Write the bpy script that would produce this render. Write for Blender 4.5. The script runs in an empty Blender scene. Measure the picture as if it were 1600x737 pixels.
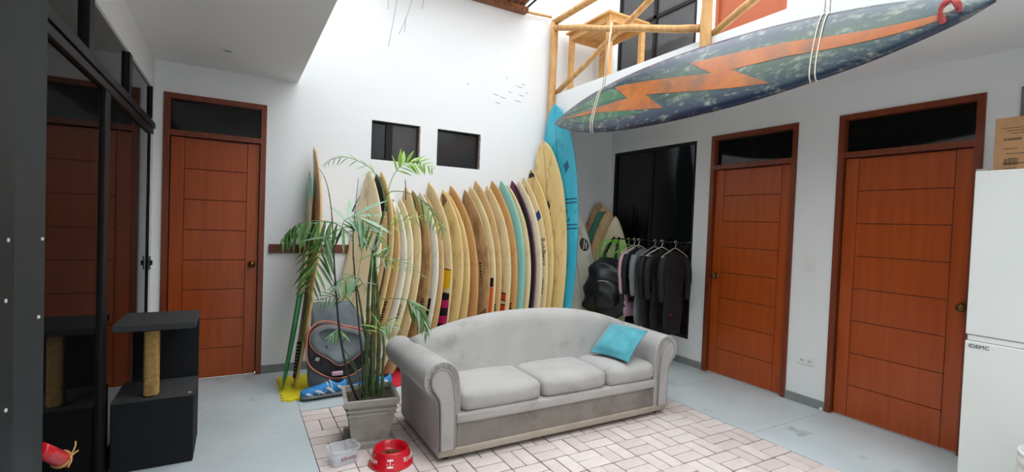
import bpy, bmesh, math, random
from mathutils import Vector, Matrix
from mathutils.geometry import tessellate_polygon

random.seed(7)
SC = bpy.context.scene
COL = SC.collection
rad = math.radians

# ------------------------------------------------------------------ camera, sky, exposure
F_PX, YAW, PITCH, ROLL, CAM_H = 757.1, rad(29.7525), rad(-1.4507), rad(2.1561), 1.4642
_fw = Vector((math.sin(YAW)*math.cos(PITCH), math.cos(YAW)*math.cos(PITCH), math.sin(PITCH)))
_rt0 = Vector((math.cos(YAW), -math.sin(YAW), 0))
_up0 = _rt0.cross(_fw)
_rt = _rt0*math.cos(ROLL) + _up0*math.sin(ROLL)
_up = -_rt0*math.sin(ROLL) + _up0*math.cos(ROLL)
EYE = Vector((0, 0, CAM_H))
cam_data = bpy.data.cameras.new('camera')
cam_data.sensor_width = 36.0
cam_data.lens = F_PX/1600*36.0
cam_data.clip_start = 0.02
cam = bpy.data.objects.new('camera', cam_data)
cam.matrix_world = Matrix(((_rt.x, _up.x, -_fw.x, EYE.x), (_rt.y, _up.y, -_fw.y, EYE.y), (_rt.z, _up.z, -_fw.z, EYE.z), (0, 0, 0, 1)))
COL.objects.link(cam)
SC.camera = cam

world = bpy.data.worlds.new('overcast_sky')
SC.world = world
world.use_nodes = True
_bg = world.node_tree.nodes['Background']
# overcast sky: brightest overhead, a third of that at the horizon
_wt = world.node_tree
_tc = _wt.nodes.new('ShaderNodeTexCoord')
_sx = _wt.nodes.new('ShaderNodeSeparateXYZ')
_wt.links.new(_tc.outputs['Generated'], _sx.inputs[0])
_mr = _wt.nodes.new('ShaderNodeMapRange')
_mr.inputs['To Min'].default_value = 0.33
_wt.links.new(_sx.outputs['Z'], _mr.inputs['Value'])
_mc = _wt.nodes.new('ShaderNodeMix')
_mc.data_type = 'RGBA'
_mc.blend_type = 'MULTIPLY'
_mc.inputs['Factor'].default_value = 1.0
_mc.inputs['A'].default_value = (0.92, 0.96, 1.0, 1)
_wt.links.new(_mr.outputs['Result'], _mc.inputs['B'])
_wt.links.new(_mc.outputs['Result'], _bg.inputs['Color'])
_bg.inputs['Strength'].default_value = 1.0
SC.view_settings.view_transform = 'Standard'
SC.view_settings.look = 'None'
SC.view_settings.gamma = 1.0
SC.view_settings.use_curve_mapping = False
SC.view_settings.exposure = 2.30


def at(px, py, y):
    """the point of the sight line through a photo pixel that lies at depth y (used to read positions off the photo)"""
    d = _fw + _rt*((px-800)/F_PX) - _up*((py-368.5)/F_PX)
    t = (y-EYE.y)/d.y
    return EYE + d*t


def atx(px, py, x):
    d = _fw + _rt*((px-800)/F_PX) - _up*((py-368.5)/F_PX)
    return EYE + d*((x-EYE.x)/d.x)


# ------------------------------------------------------------------ materials
def lin(c):
    return tuple(((v/255)/12.92 if v/255 <= 0.04045 else ((v/255+0.055)/1.055)**2.4) for v in c)


def material(name, c1, c2=None, scale=8.0, rough=0.6, bump=0.0, stretch=(1, 1, 1), metallic=0.0, detail=4.0,
             lo=0.35, hi=0.65, spec=0.5, coat=0.0, c3=None, scale3=2.0, lo3=0.5, hi3=0.62, alpha=1.0, trans=0.0, ior=1.45, bscale=None, sheen=0.0):
    m = bpy.data.materials.new(name)
    m.use_nodes = True
    nt = m.node_tree
    p = nt.nodes['Principled BSDF']
    p.inputs['Roughness'].default_value = rough
    p.inputs['Metallic'].default_value = metallic
    p.inputs['Specular IOR Level'].default_value = spec
    p.inputs['Coat Weight'].default_value = coat
    p.inputs['Coat Roughness'].default_value = 0.12
    p.inputs['Alpha'].default_value = alpha
    p.inputs['Transmission Weight'].default_value = trans
    p.inputs['IOR'].default_value = ior
    p.inputs['Sheen Weight'].default_value = sheen
    a = lin(c1)+(1,)
    p.inputs['Base Color'].default_value = a
    if c2 is not None or bump > 0 or c3 is not None:
        tc = nt.nodes.new('ShaderNodeTexCoord')
        mp = nt.nodes.new('ShaderNodeMapping')
        mp.inputs['Scale'].default_value = stretch
        nt.links.new(tc.outputs['Object'], mp.inputs['Vector'])
        nz = nt.nodes.new('ShaderNodeTexNoise')
        nz.inputs['Scale'].default_value = scale
        nz.inputs['Detail'].default_value = detail
        nt.links.new(mp.outputs['Vector'], nz.inputs['Vector'])
        out = None
        if c2 is not None:
            r = nt.nodes.new('ShaderNodeValToRGB')
            r.color_ramp.elements[0].position = lo
            r.color_ramp.elements[1].position = hi
            r.color_ramp.elements[0].color = a
            r.color_ramp.elements[1].color = lin(c2)+(1,)
            nt.links.new(nz.outputs['Fac'], r.inputs['Fac'])
            out = r.outputs['Color']
        if c3 is not None:
            n3 = nt.nodes.new('ShaderNodeTexNoise')
            n3.inputs['Scale'].default_value = scale3
            n3.inputs['Detail'].default_value = 6
            n3.inputs['Roughness'].default_value = 0.65
            nt.links.new(mp.outputs['Vector'], n3.inputs['Vector'])
            r3 = nt.nodes.new('ShaderNodeValToRGB')
            r3.color_ramp.elements[0].position = lo3
            r3.color_ramp.elements[1].position = hi3
            r3.color_ramp.elements[0].color = (0, 0, 0, 1)
            r3.color_ramp.elements[1].color = (1, 1, 1, 1)
            nt.links.new(n3.outputs['Fac'], r3.inputs['Fac'])
            mx = nt.nodes.new('ShaderNodeMix')
            mx.data_type = 'RGBA'
            nt.links.new(r3.outputs['Color'], mx.inputs['Factor'])
            if out is not None:
                nt.links.new(out, mx.inputs['A'])
            else:
                mx.inputs['A'].default_value = a
            mx.inputs['B'].default_value = lin(c3)+(1,)
            out = mx.outputs['Result']
        if out is not None:
            nt.links.new(out, p.inputs['Base Color'])
        if bump > 0:
            b = nt.nodes.new('ShaderNodeBump')
            b.inputs['Strength'].default_value = bump
            b.inputs['Distance'].default_value = 0.01
            src = nz
            if bscale:
                src = nt.nodes.new('ShaderNodeTexNoise')
                src.inputs['Scale'].default_value = bscale
                src.inputs['Detail'].default_value = 3
                nt.links.new(tc.outputs['Object'], src.inputs['Vector'])
            nt.links.new(src.outputs['Fac'], b.inputs['Height'])
            nt.links.new(b.outputs['Normal'], p.inputs['Normal'])
    return m


MT = {}
MT['wall'] = material('white_wall_paint', (236, 238, 237), (240, 241, 241), 1.3, 0.75, 0.08, bscale=60)
MT['soffit'] = material('white_ceiling_paint', (232, 233, 232), (237, 238, 237), 1.1, 0.8, 0.05, bscale=50)
MT['floor'] = material('grey_painted_concrete', (192, 203, 205), (202, 211, 213), 2.2, 0.42, 0.10, c3=(128, 134, 133), scale3=3.2, lo3=0.60, hi3=0.78, bscale=35)
MT['joint'] = material('dark_floor_joint', (92, 96, 95), (104, 106, 104), 20, 0.9)
MT['baseboard'] = material('grey_baseboard_paint', (132, 138, 136), (142, 147, 145), 5, 0.55)
MT['bed'] = material('sandy_paver_bed', (112, 98, 92), (128, 114, 106), 30, 0.95, 0.2)
BR = [material('pink_paver_%d' % i, a, b, 14, 0.8, 0.35, c3=(190, 172, 164), scale3=6, lo3=0.58, hi3=0.75, bscale=90)
      for i, (a, b) in enumerate((((214, 199, 194), (221, 208, 203)), ((208, 194, 189), (216, 203, 198)), ((218, 206, 200), (225, 214, 209))))]
MT['door'] = material('orange_brown_varnished_wood', (158, 66, 17), (176, 80, 23), 3.0, 0.34, 0.03, stretch=(9, 9, 0.7), detail=8, lo=0.3, hi=0.7, coat=0.15)
MT['frame'] = material('dark_red_brown_varnished_wood', (112, 50, 26), (130, 60, 32), 3.0, 0.36, 0.03, stretch=(8, 8, 0.8), detail=8, coat=0.15)
MT['groove'] = material('dark_wood_groove', (88, 36, 16), (98, 42, 20), 8, 0.6)
MT['blackglass'] = material('dark_tinted_glass', (17, 17, 18), (20, 19, 19), 2, 0.06, spec=0.5)
MT['wallglass'] = material('smoke_tinted_glass', (11, 11, 12), (13, 13, 14), 2, 0.03, spec=0.10)
MT['blackmetal'] = material('dark_bronze_aluminium', (24, 20, 21), (29, 25, 26), 6, 0.45, spec=0.3)
MT['charcoal'] = material('charcoal_painted_metal', (40, 47, 49), (45, 52, 54), 5, 0.6)
MT['charcoal2'] = material('dark_charcoal_metal', (24, 30, 33), (28, 34, 37), 5, 0.55)
MT['alu'] = material('dull_aluminium', (170, 160, 155), (130, 108, 96), 25, 0.45, metallic=0.3)
MT['brass'] = material('antique_brass', (120, 92, 55), (96, 72, 42), 30, 0.32, metallic=0.9)
MT['white'] = material('white_plastic', (236, 236, 232), (230, 231, 228), 5, 0.4)
MT['fridge'] = material('white_enamel', (224, 228, 224), (228, 231, 228), 2, 0.3)
MT['dark'] = material('black_rubber', (22, 22, 23), (28, 28, 29), 20, 0.7)
MT['log'] = material('pale_peeled_log', (214, 170, 112), (190, 140, 84), 6, 0.65, 0.25, stretch=(3, 3, 0.6), c3=(118, 74, 42), scale3=9, lo3=0.62, hi3=0.70)
MT['pine'] = material('pale_pine_wood', (224, 176, 112), (208, 158, 98), 4, 0.5, 0.05, stretch=(5, 1, 5))
MT['cane'] = material('brown_cane_matting', (158, 104, 70), (104, 66, 44), 30, 0.8, 0.4, stretch=(1, 8, 1))
MT['string'] = material('cream_cotton_cord', (232, 222, 204), (214, 200, 180), 60, 0.9)
MT['sofa'] = material('grey_velvet_upholstery', (168, 165, 161), (178, 175, 171), 3.5, 0.85, 0.12, c3=(150, 145, 140), scale3=5, lo3=0.55, hi3=0.75, bscale=220, sheen=0.25)
MT['sofa_low'] = material('soiled_brown_grey_velvet', (134, 126, 118), (146, 138, 130), 5, 0.88, 0.1, c3=(118, 108, 100), scale3=4, lo3=0.5, hi3=0.7, bscale=220)
MT['sofa_dark'] = material('grey_velvet_piping', (142, 138, 134), (150, 146, 142), 6, 0.85, sheen=0.2)
MT['sofa_base'] = material('beige_grey_upholstered_strip', (176, 166, 150), (164, 153, 138), 8, 0.8, 0.1)
MT['teal'] = material('turquoise_velvet', (62, 146, 160), (84, 168, 180), 7, 0.8, 0.12, bscale=150, sheen=0.4)
MT['cement'] = material('weathered_grey_cement', (158, 153, 145), (172, 167, 158), 9, 0.85, 0.3, c3=(128, 122, 112), scale3=5, lo3=0.58, hi3=0.75, bscale=80)
MT['soil'] = material('dark_potting_soil', (52, 46, 36), (76, 70, 54), 60, 0.95, 1.0)
MT['cane_green'] = material('dark_green_palm_cane', (62, 84, 48), (84, 104, 60), 14, 0.45, stretch=(1, 1, 3))
MT['cane_dark'] = material('blackish_palm_stalk', (34, 38, 34), (46, 50, 42), 20, 0.5)
LEAF = [material('palm_leaf_deep_green', (52, 88, 40), (70, 108, 52), 9, 0.38), material('palm_leaf_mid_green', (84, 126, 62), (104, 148, 76), 9, 0.36),
        material('palm_leaf_silvery_green', (132, 170, 138), (158, 192, 160), 9, 0.34), material('palm_leaf_bright_green', (116, 160, 50), (142, 184, 72), 9, 0.36)]
MT['red'] = material('glossy_red_plastic', (206, 16, 36), (214, 24, 42), 4, 0.25, coat=0.3)
MT['decal'] = material('white_print', (240, 236, 232), (228, 222, 220), 30, 0.5)
MT['ink'] = material('black_print', (26, 26, 28), (36, 36, 38), 30, 0.5)
MT['inkgrey'] = material('grey_print', (104, 84, 64), (112, 92, 70), 30, 0.7)
MT['inkred'] = material('dull_red_print', (150, 38, 56), (160, 50, 66), 30, 0.5)
MT['kibble'] = material('brown_kibble', (124, 84, 44), (92, 60, 32), 40, 0.85)
MT['clear'] = material('frosted_clear_plastic', (238, 242, 246), None, rough=0.18, alpha=0.26, ior=1.4)
MT['water'] = material('still_water', (214, 220, 226), None, rough=0.03, alpha=0.25, ior=1.33)
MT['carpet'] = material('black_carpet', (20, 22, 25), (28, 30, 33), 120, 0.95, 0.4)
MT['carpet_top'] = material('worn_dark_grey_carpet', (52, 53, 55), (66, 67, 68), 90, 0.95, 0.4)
MT['sisal'] = material('tan_sisal_rope', (186, 152, 92), (164, 130, 74), 40, 0.9, 0.3)
MT['yellow'] = material('yellow_foam', (226, 208, 30), (236, 218, 48), 14, 0.8, 0.15, bscale=150)
MT['redfoam'] = material('red_foam', (196, 34, 52), (206, 44, 60), 14, 0.8, 0.15, bscale=150)
MT['rust_plank'] = material('dark_red_brown_plank', (96, 44, 34), (116, 58, 44), 4, 0.55, 0.1, stretch=(1, 6, 6))
MT['bag_grey'] = material('slate_grey_nylon', (92, 100, 104), (104, 112, 116), 12, 0.6, 0.15)
MT['bag_black'] = material('black_nylon', (20, 22, 25), (40, 43, 46), 12, 0.38, 0.5)
MT['piping'] = material('faded_orange_piping', (206, 128, 104), (190, 110, 88), 20, 0.6)
MT['blueshoe'] = material('bright_blue_mesh_fabric', (40, 128, 196), (56, 146, 210), 30, 0.6)
MT['whiteshoe'] = material('pale_grey_synthetic', (206, 214, 222), (190, 198, 206), 30, 0.5)
MT['sole'] = material('grey_rubber_sole', (140, 146, 150), (124, 130, 134), 20, 0.7)
MT['cardboard'] = material('brown_cardboard', (178, 134, 94), (186, 142, 100), 8, 0.8, 0.05)
MT['tape'] = material('pale_packing_tape', (224, 196, 150), (214, 186, 140), 10, 0.4)
MT['lime'] = material('lime_green_plastic', (112, 214, 60), (124, 222, 74), 20, 0.4)
MT['hanger_white'] = material('white_wire_hanger', (222, 218, 208), (206, 202, 192), 20, 0.4)
MT['hanger_grey'] = material('grey_wire_hanger', (176, 168, 160), (160, 152, 144), 20, 0.4)
MT['neo_black'] = material('black_neoprene', (17, 17, 19), (26, 26, 28), 8, 0.7, 0.2)
MT['neo_grey'] = material('grey_neoprene', (112, 118, 122), (128, 132, 136), 8, 0.7, 0.2)
MT['neo_pink'] = material('faded_pink_neoprene', (206, 160, 176), (216, 176, 190), 8, 0.7, 0.2)
MT['terracotta'] = material('terracotta_painted_door', (164, 84, 52), (172, 92, 58), 3, 0.5)
MT['upglass'] = material('grey_upper_window_glass', (72, 72, 74), (80, 80, 82), 2, 0.1)
MT['crack'] = material('dark_wall_crack', (128, 130, 132), (160, 162, 162), 40, 0.9)
MT['rag'] = material('faded_red_rag', (196, 104, 100), (160, 60, 60), 30, 0.9, 0.3)
MT['grey_door'] = material('mid_grey_metal_door', (112, 114, 112), (118, 120, 118), 4, 0.5)


# ------------------------------------------------------------------ builders
ORG = {}


def origin(o):
    return ORG.get(o.name, Vector((0, 0, 0))) if o is not None else Vector((0, 0, 0))


def link(name, me, mat=None, parent=None):
    o = bpy.data.objects.new(name, me)
    COL.objects.link(o)
    if mat is not None and me is not None and hasattr(me, 'materials') and len(me.materials) == 0:
        me.materials.append(mat)
    if parent is not None:
        o.parent = parent
        ORG[o.name] = origin(parent)
    return o


def tag(o, label=None, cat=None, group=None, kind=None):
    if label:
        o['label'] = label
    if cat:
        o['category'] = cat
    if group:
        o['group'] = group
    if kind:
        o['kind'] = kind
    return o


def thing(name, label, cat, loc=(0, 0, 0), group=None, kind=None):
    o = bpy.data.objects.new(name, None)
    COL.objects.link(o)
    o.location = loc
    o.empty_display_size = 0.05
    ORG[o.name] = Vector(loc)
    return tag(o, label, cat, group, kind)


def mesh(name, vs, fs, mat, parent=None, smooth=False, base=None):
    """one mesh object from world-space points; a top-level one gets its origin at BASE"""
    og = origin(parent) if parent is not None else Vector(base if base is not None else (0, 0, 0))
    me = bpy.data.meshes.new(name)
    me.from_pydata([tuple(Vector(v)-og) for v in vs], [], fs)
    me.update()
    bm = bmesh.new()
    bm.from_mesh(me)
    bmesh.ops.recalc_face_normals(bm, faces=bm.faces)
    bm.to_mesh(me)
    bm.free()
    if smooth:
        for p in me.polygons:
            p.use_smooth = True
    o = link(name, me, mat, parent)
    if parent is None:
        o.location = og
        ORG[o.name] = og
    return o


class MB:
    """collects world-space shapes for one mesh object"""
    def __init__(self):
        self.v, self.f = [], []

    def add(self, vs, fs):
        n = len(self.v)
        self.v += [Vector(v) for v in vs]
        self.f += [tuple(i+n for i in f) for f in fs]
        return self

    def box(self, lo, hi, m=None):
        x0, y0, z0 = lo
        x1, y1, z1 = hi
        vs = [Vector(p) for p in ((x0, y0, z0), (x1, y0, z0), (x1, y1, z0), (x0, y1, z0), (x0, y0, z1), (x1, y0, z1), (x1, y1, z1), (x0, y1, z1))]
        if m is not None:
            vs = [m @ p for p in vs]
        return self.add(vs, [(3, 2, 1, 0), (4, 5, 6, 7), (0, 1, 5, 4), (1, 2, 6, 5), (2, 3, 7, 6), (3, 0, 4, 7)])

    def tube(self, pts, r, n=8, cap=True, closed=False):
        pts = [Vector(p) for p in pts]
        k = len(pts)
        rs = r if isinstance(r, (list, tuple)) else [r]*k
        vs, fs = [], []
        prev = None
        for i, p in enumerate(pts):
            if closed:
                t = pts[(i+1) % k]-pts[i-1]
            else:
                t = pts[min(i+1, k-1)]-pts[max(i-1, 0)]
            if t.length < 1e-9:
                t = Vector((0, 0, 1))
            t.normalize()
            if prev is None:
                a = Vector((0, 0, 1)) if abs(t.z) < 0.9 else Vector((1, 0, 0))
                u = t.cross(a).normalized()
            else:
                u = prev - t*prev.dot(t)
                u = u.normalized() if u.length > 1e-6 else t.orthogonal().normalized()
            prev = u
            w = t.cross(u)
            for j in range(n):
                a = 2*math.pi*j/n
                vs.append(p+(u*math.cos(a)+w*math.sin(a))*rs[i])
        for i in range(k if closed else k-1):
            i2 = (i+1) % k
            for j in range(n):
                j2 = (j+1) % n
                fs.append((i*n+j, i*n+j2, i2*n+j2, i2*n+j))
        if cap and not closed:
            fs.append(tuple(range(n-1, -1, -1)))
            fs.append(tuple(range((k-1)*n, k*n)))
        return self.add(vs, fs)

    def lathe(self, prof, c, n=32, closed=False):
        """prof: [(r, z)...] about a vertical axis through c"""
        vs, fs = [], []
        k = len(prof)
        for r, z in prof:
            for j in range(n):
                a = 2*math.pi*j/n
                vs.append((c[0]+r*math.cos(a), c[1]+r*math.sin(a), c[2]+z))
        for i in range(k if closed else k-1):
            i2 = (i+1) % k
            for j in range(n):
                j2 = (j+1) % n
                fs.append((i*n+j, i*n+j2, i2*n+j2, i2*n+j))
        if not closed:
            if prof[0][0] > 1e-4:
                fs.append(tuple(range(n-1, -1, -1)))
            if prof[-1][0] > 1e-4:
                fs.append(tuple(range((k-1)*n, k*n)))
        return self.add(vs, fs)

    def prism(self, poly, vec):
        """closed polygon (3-D points) swept by vec"""
        n = len(poly)
        vs = [Vector(p) for p in poly]+[Vector(p)+Vector(vec) for p in poly]
        tris = tessellate_polygon([[Vector(p) for p in poly]])
        fs = [tuple(t) for t in tris]+[tuple(i+n for i in reversed(t)) for t in tris]
        fs += [(i, (i+1) % n, (i+1) % n+n, i+n) for i in range(n)]
        return self.add(vs, fs)

    def loft(self, rings, cap=True):
        n = len(rings[0])
        vs = [p for r in rings for p in r]
        fs = []
        for i in range(len(rings)-1):
            for j in range(n):
                j2 = (j+1) % n
                fs.append((i*n+j, i*n+j2, (i+1)*n+j2, (i+1)*n+j))
        if cap:
            fs.append(tuple(range(n-1, -1, -1)))
            fs.append(tuple(range((len(rings)-1)*n, len(rings)*n)))
        return self.add(vs, fs)

    def rbox(self, c, half, r, n=6, m=None, bulge=(0, 0, 0), puff=0):
        """rounded box; bulge adds a pillow crown along each axis"""
        hx, hy, hz = half
        ids, vs, fs = {}, [], []
        def coord(i, h):
            return -h+2*h*i/n

        def put(i, j, k):
            key = (i, j, k)
            if key in ids:
                return ids[key]
            g = []
            for q, h in ((i, hx), (j, hy), (k, hz)):
                # denser lines towards the rounded edge
                u = q/n*2-1
                u = math.copysign(abs(u)**0.75, u)
                g.append(u*h)
            p = Vector(g)
            inner = Vector((max(-hx+r, min(hx-r, p.x)), max(-hy+r, min(hy-r, p.y)), max(-hz+r, min(hz-r, p.z))))
            d = p-inner
            q = inner+d.normalized()*r if d.length > 1e-9 else p
            ux, uy, uz = q.x/hx, q.y/hy, q.z/hz
            q = Vector((q.x+bulge[0]*ux*(1-uy*uy)*(1-uz*uz), q.y+bulge[1]*uy*(1-ux*ux)*(1-uz*uz), q.z+bulge[2]*uz*(1-ux*ux)*(1-uy*uy)))
            ids[key] = len(vs)
            vs.append(q)
            return ids[key]
        for a in range(n):
            for b in range(n):
                for s in (0, n):
                    fs.append((put(a, b, s), put(a+1, b, s), put(a+1, b+1, s), put(a, b+1, s)))
                    fs.append((put(a, s, b), put(a+1, s, b), put(a+1, s, b+1), put(a, s, b+1)))
                    fs.append((put(s, a, b), put(s, a+1, b), put(s, a+1, b+1), put(s, a, b+1)))
        mm = Matrix.Translation(Vector(c)) @ (m if m is not None else Matrix.Identity(4))
        return self.add([mm @ v for v in vs], fs)

    def build(self, name, mat, parent=None, smooth=False, base=None):
        return mesh(name, self.v, self.f, mat, parent, smooth, base)


def box(name, lo, hi, mat, parent=None, bev=0.0, base=None):
    b = MB()
    b.box(lo, hi)
    o = b.build(name, mat, parent, base=base)
    if bev > 0:
        bm = bmesh.new()
        bm.from_mesh(o.data)
        bmesh.ops.bevel(bm, geom=bm.edges[:], offset=bev, segments=2, profile=0.5, affect='EDGES')
        bm.to_mesh(o.data)
        bm.free()
    return o


def spline(pts, n=8, closed=False):
    """Catmull-Rom through pts (any dimension Vector)"""
    P = [Vector(p) for p in pts]
    k = len(P)
    out = []
    rng = k if closed else k-1
    for i in range(rng):
        if closed:
            a, b, c, d = P[i-1], P[i], P[(i+1) % k], P[(i+2) % k]
        else:
            a, b, c, d = P[max(i-1, 0)], P[i], P[i+1], P[min(i+2, k-1)]
        for j in range(n):
            t = j/n
            out.append(0.5*((2*b)+(c-a)*t+(2*a-5*b+4*c-d)*t*t+(3*b-a-3*c+d)*t*t*t))
    if not closed:
        out.append(P[-1])
    return out


def lettering(name, s, size, matx, mat, parent, extrude=0.0006):
    """flat print: MATX places the text's own x/y plane in the parent's space"""
    cu = bpy.data.curves.new(name, 'FONT')
    cu.body = s
    cu.size = size
    cu.extrude = extrude
    cu.align_x = 'CENTER'
    cu.align_y = 'CENTER'
    cu.resolution_u = 3
    cu.materials.append(mat)
    tmp = bpy.data.objects.new(name+'_curve', cu)
    COL.objects.link(tmp)
    me = bpy.data.meshes.new_from_object(tmp.evaluated_get(bpy.context.evaluated_depsgraph_get()))
    bpy.data.objects.remove(tmp)
    me.name = name
    if len(me.materials) == 0:
        me.materials.append(mat)
    o = bpy.data.objects.new(name, me)
    COL.objects.link(o)
    o.parent = parent
    o.matrix_local = matx
    return o


def axes(x, y, z, loc):
    x, y, z, loc = Vector(x), Vector(y), Vector(z), Vector(loc)
    return Matrix(((x.x, y.x, z.x, loc.x), (x.y, y.y, z.y, loc.y), (x.z, y.z, z.z, loc.z), (0, 0, 0, 1)))


# ------------------------------------------------------------------ the setting
D, W, XL = 4.962, 4.305, -0.60        # back wall y, right wall x, left wall x
XF, XS = 3.30, 0.48                   # right gallery edge, left soffit edge
ZC, ZU = 2.70, 3.03                   # soffit height, upper floor
TOP = 5.4
DH = 2.45                             # door frame height


def holed(name, axis, c0, c1, u0, u1, z0, z1, holes, mat):
    """a wall slab between c0 and c1 on AXIS with rectangular openings (ua, ub, za, zb)"""
    us = sorted({u0, u1, *[h[0] for h in holes], *[h[1] for h in holes]})
    zs = sorted({z0, z1, *[h[2] for h in holes], *[h[3] for h in holes]})
    us = [u for u in us if u0 <= u <= u1]
    zs = [z for z in zs if z0 <= z <= z1]
    nu, nz = len(us)-1, len(zs)-1
    solid = [[not any(h[0]-1e-6 <= (us[i]+us[i+1])/2 <= h[1] and h[2]-1e-6 <= (zs[j]+zs[j+1])/2 <= h[3] for h in holes) for j in range(nz)] for i in range(nu)]
    vs, fs, ids = [], [], {}

    def v(i, j, c):
        k = (i, j, c)
        if k not in ids:
            ids[k] = len(vs)
            vs.append((c, us[i], zs[j]) if axis == 'x' else (us[i], c, zs[j]))
        return ids[k]
    for i in range(nu):
        for j in range(nz):
            if not solid[i][j]:
                continue
            for c in (c0, c1):
                fs.append((v(i, j, c), v(i+1, j, c), v(i+1, j+1, c), v(i, j+1, c)))
            for (di, dj, a, b) in ((-1, 0, (i, j), (i, j+1)), (1, 0, (i+1, j), (i+1, j+1)), (0, -1, (i, j), (i+1, j)), (0, 1, (i, j+1), (i+1, j+1))):
                ii, jj = i+di, j+dj
                if not (0 <= ii < nu and 0 <= jj < nz and solid[ii][jj]):
                    fs.append((v(*a, c0), v(*b, c0), v(*b, c1), v(*a, c1)))
    o = mesh(name, vs, fs, mat)
    return tag(o, kind='structure')


def structure(o):
    return tag(o, kind='structure')


# floor: grey painted slabs round a sunk field of pavers
floor = structure(box('floor', (-0.8, -2.6, -0.2), (W+0.2, D+0.25, -0.07), MT['joint']))
BX0, BX1, BY0, BY1 = 0.45, 3.30, -0.40, 3.885
ycuts = [-2.6, -0.4, 1.16, 2.15, 3.115, 3.93, D+0.02]
G = 0.0016
pieces = []
for (x0, x1, ys) in ((XL-0.1, BX0, [-2.6, -0.4, 1.9, 3.93]), (BX1, W+0.05, [-2.6, -0.4, 1.16, 2.15, 3.115, 3.93])):
    for a, b in zip(ys[:-1], ys[1:]):
        pieces.append((x0, x1, a, b))
pieces += [(BX0, BX1, -2.6, -0.4), (XL-0.1, BX0+0.0025, 3.93, D+0.05), (BX0, BX1+0.0025, 3.885, D+0.05), (BX1, W+0.05, 3.93, D+0.05)]
for (x0, x1, a, b) in pieces:
    g0 = 0 if abs(x0-BX0) < 1e-6 else G
    box('floor_slab', (x0+G, a+G, -0.07), (x1-G, b-G, 0.0), MT['floor'], floor, bev=0.002)

paving = structure(box('floor_paving', (BX0, BY0, -0.07), (BX1, BY1, -0.006), MT['bed']))
MOD = (BX1-BX0)/14.0


def brick_mesh(name, lx, ly, mat):
    b = MB()
    b.rbox((0, 0, 0), (lx/2, ly/2, 0.028), 0.005, 3)
    me = bpy.data.meshes.new(name)
    me.from_pydata([tuple(v) for v in b.v], [], b.f)
    bm = bmesh.new()
    bm.from_mesh(me)
    bmesh.ops.recalc_face_normals(bm, faces=bm.faces)
    bm.to_mesh(me)
    bm.free()
    me.materials.append(mat)
    return me


gp = 0.0045
BH = [brick_mesh('paver_lying_across', MOD-gp, MOD/2-gp, m) for m in BR]
BV = [brick_mesh('paver_lying_along', MOD/2-gp, MOD-gp, m) for m in BR]
rest = MB()
cnt = 0
rows = int((BY1-BY0)/MOD)
for j in range(rows):
    for i in range(14):
        cx = BX0+(i+0.5)*MOD
        cy = BY1-(j+0.5)*MOD
        across = (i+j) % 2 == 0
        for s in (-1, 1):
            x = cx if across else cx+s*MOD/4
            y = cy+s*MOD/4 if across else cy
            hid = 1.30 < x < 2.80 and 2.9 < y < 3.38
            if hid:
                continue
            z = -0.0275+random.uniform(-0.0022, 0.0012)
            k = random.randrange(3)
            if y > 1.60 and cnt < 300:
                o = link('brick', (BH if across else BV)[k], None, paving)
                o.location = (x, y, z)
                o.rotation_euler = (random.uniform(-.006, .006), random.uniform(-.006, .006), random.uniform(-.008, .008))
                cnt += 1
            else:
                lx, ly = (MOD-gp, MOD/2-gp) if across else (MOD/2-gp, MOD-gp)
                rest.box((x-lx/2, y-ly/2, -0.06), (x+lx/2, y+ly/2, z+0.028))
o = rest.build('near_bricks', BR[0], paving)
o['kind'] = 'stuff'

# walls
DOORS_R = [(2.498, 3.393), (1.264, 2.162)]
WIN_B = [(1.169, 1.677), (1.867, 2.381)]
wall_back = holed('wall_back', 'y', D, D+0.2, -0.8, W+1.2, -0.02, TOP, [(-0.535, 0.23, -0.02, DH)]+[(a, b, 2.06, 2.454) for a, b in WIN_B], MT['wall'])
wall_right = holed('wall_right', 'x', W, W+0.16, -2.6, D, -0.02, ZC, [(a, b, -0.02, DH) for a, b in DOORS_R]+[(3.588, 4.894, 0.278, 2.434), (0.10, 1.10, -0.02, DH)], MT['wall'])
wall_upper = holed('wall_upper', 'x', W, W+0.16, -2.6, D, ZU, TOP, [(3.67, 4.93, ZU+0.12, 5.15), (2.666, 3.423, ZU, 5.13)], MT['wall'])
wall_near = structure(box('wall_near', (-0.8, -2.75, -0.02), (W+1.2, -2.6, TOP), MT['wall']))
ceiling_right = structure(box('ceiling_right', (XF, -2.6, ZC), (W+0.16, D, ZU), MT['wall']))
wall_over_unseen = structure(box('wall_over_unseen', (XS-0.16, -2.6, ZU), (XS, D, TOP), MT['wall']))  # unseen upper wall, added to block low-angle sky light
ceiling_left = structure(box('ceiling_left', (XL-0.2, -2.6, ZC), (XS, D, ZU), MT['soffit']))
# left wall: lintel, end nib, charcoal panels near the camera
GY0, GY1 = 2.20, 4.85
lm = MB()
lm.box((XL-0.2, -2.6, 2.452), (XL, D, ZC))
lm.box((XL-0.2, GY1, -0.02), (XL, D, 2.452))
lm.box((XL-0.2, -2.6, -0.02), (XL, 1.4, 2.452))
lm.box((XL-0.2, 1.4, -0.02), (XL-0.12, GY1, 2.452))
wall_left = structure(lm.build('wall_left', MT['wall']))
# baseboards
b_back = MB()
for a, b in ((0.23, 0.62), (0.62, 3.9), (3.9, W)):
    b_back.box((a, D-0.008, 0), (b, D, 0.075))
structure(b_back.build('baseboard_back', MT['baseboard']))
b_right = MB()
for a, b in ((3.393, D-0.01), (2.162, 2.498), (1.10, 1.264)):
    b_right.box((W-0.008, a, 0), (W, b, 0.075))
structure(b_right.build('baseboard_right', MT['baseboard']))


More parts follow.
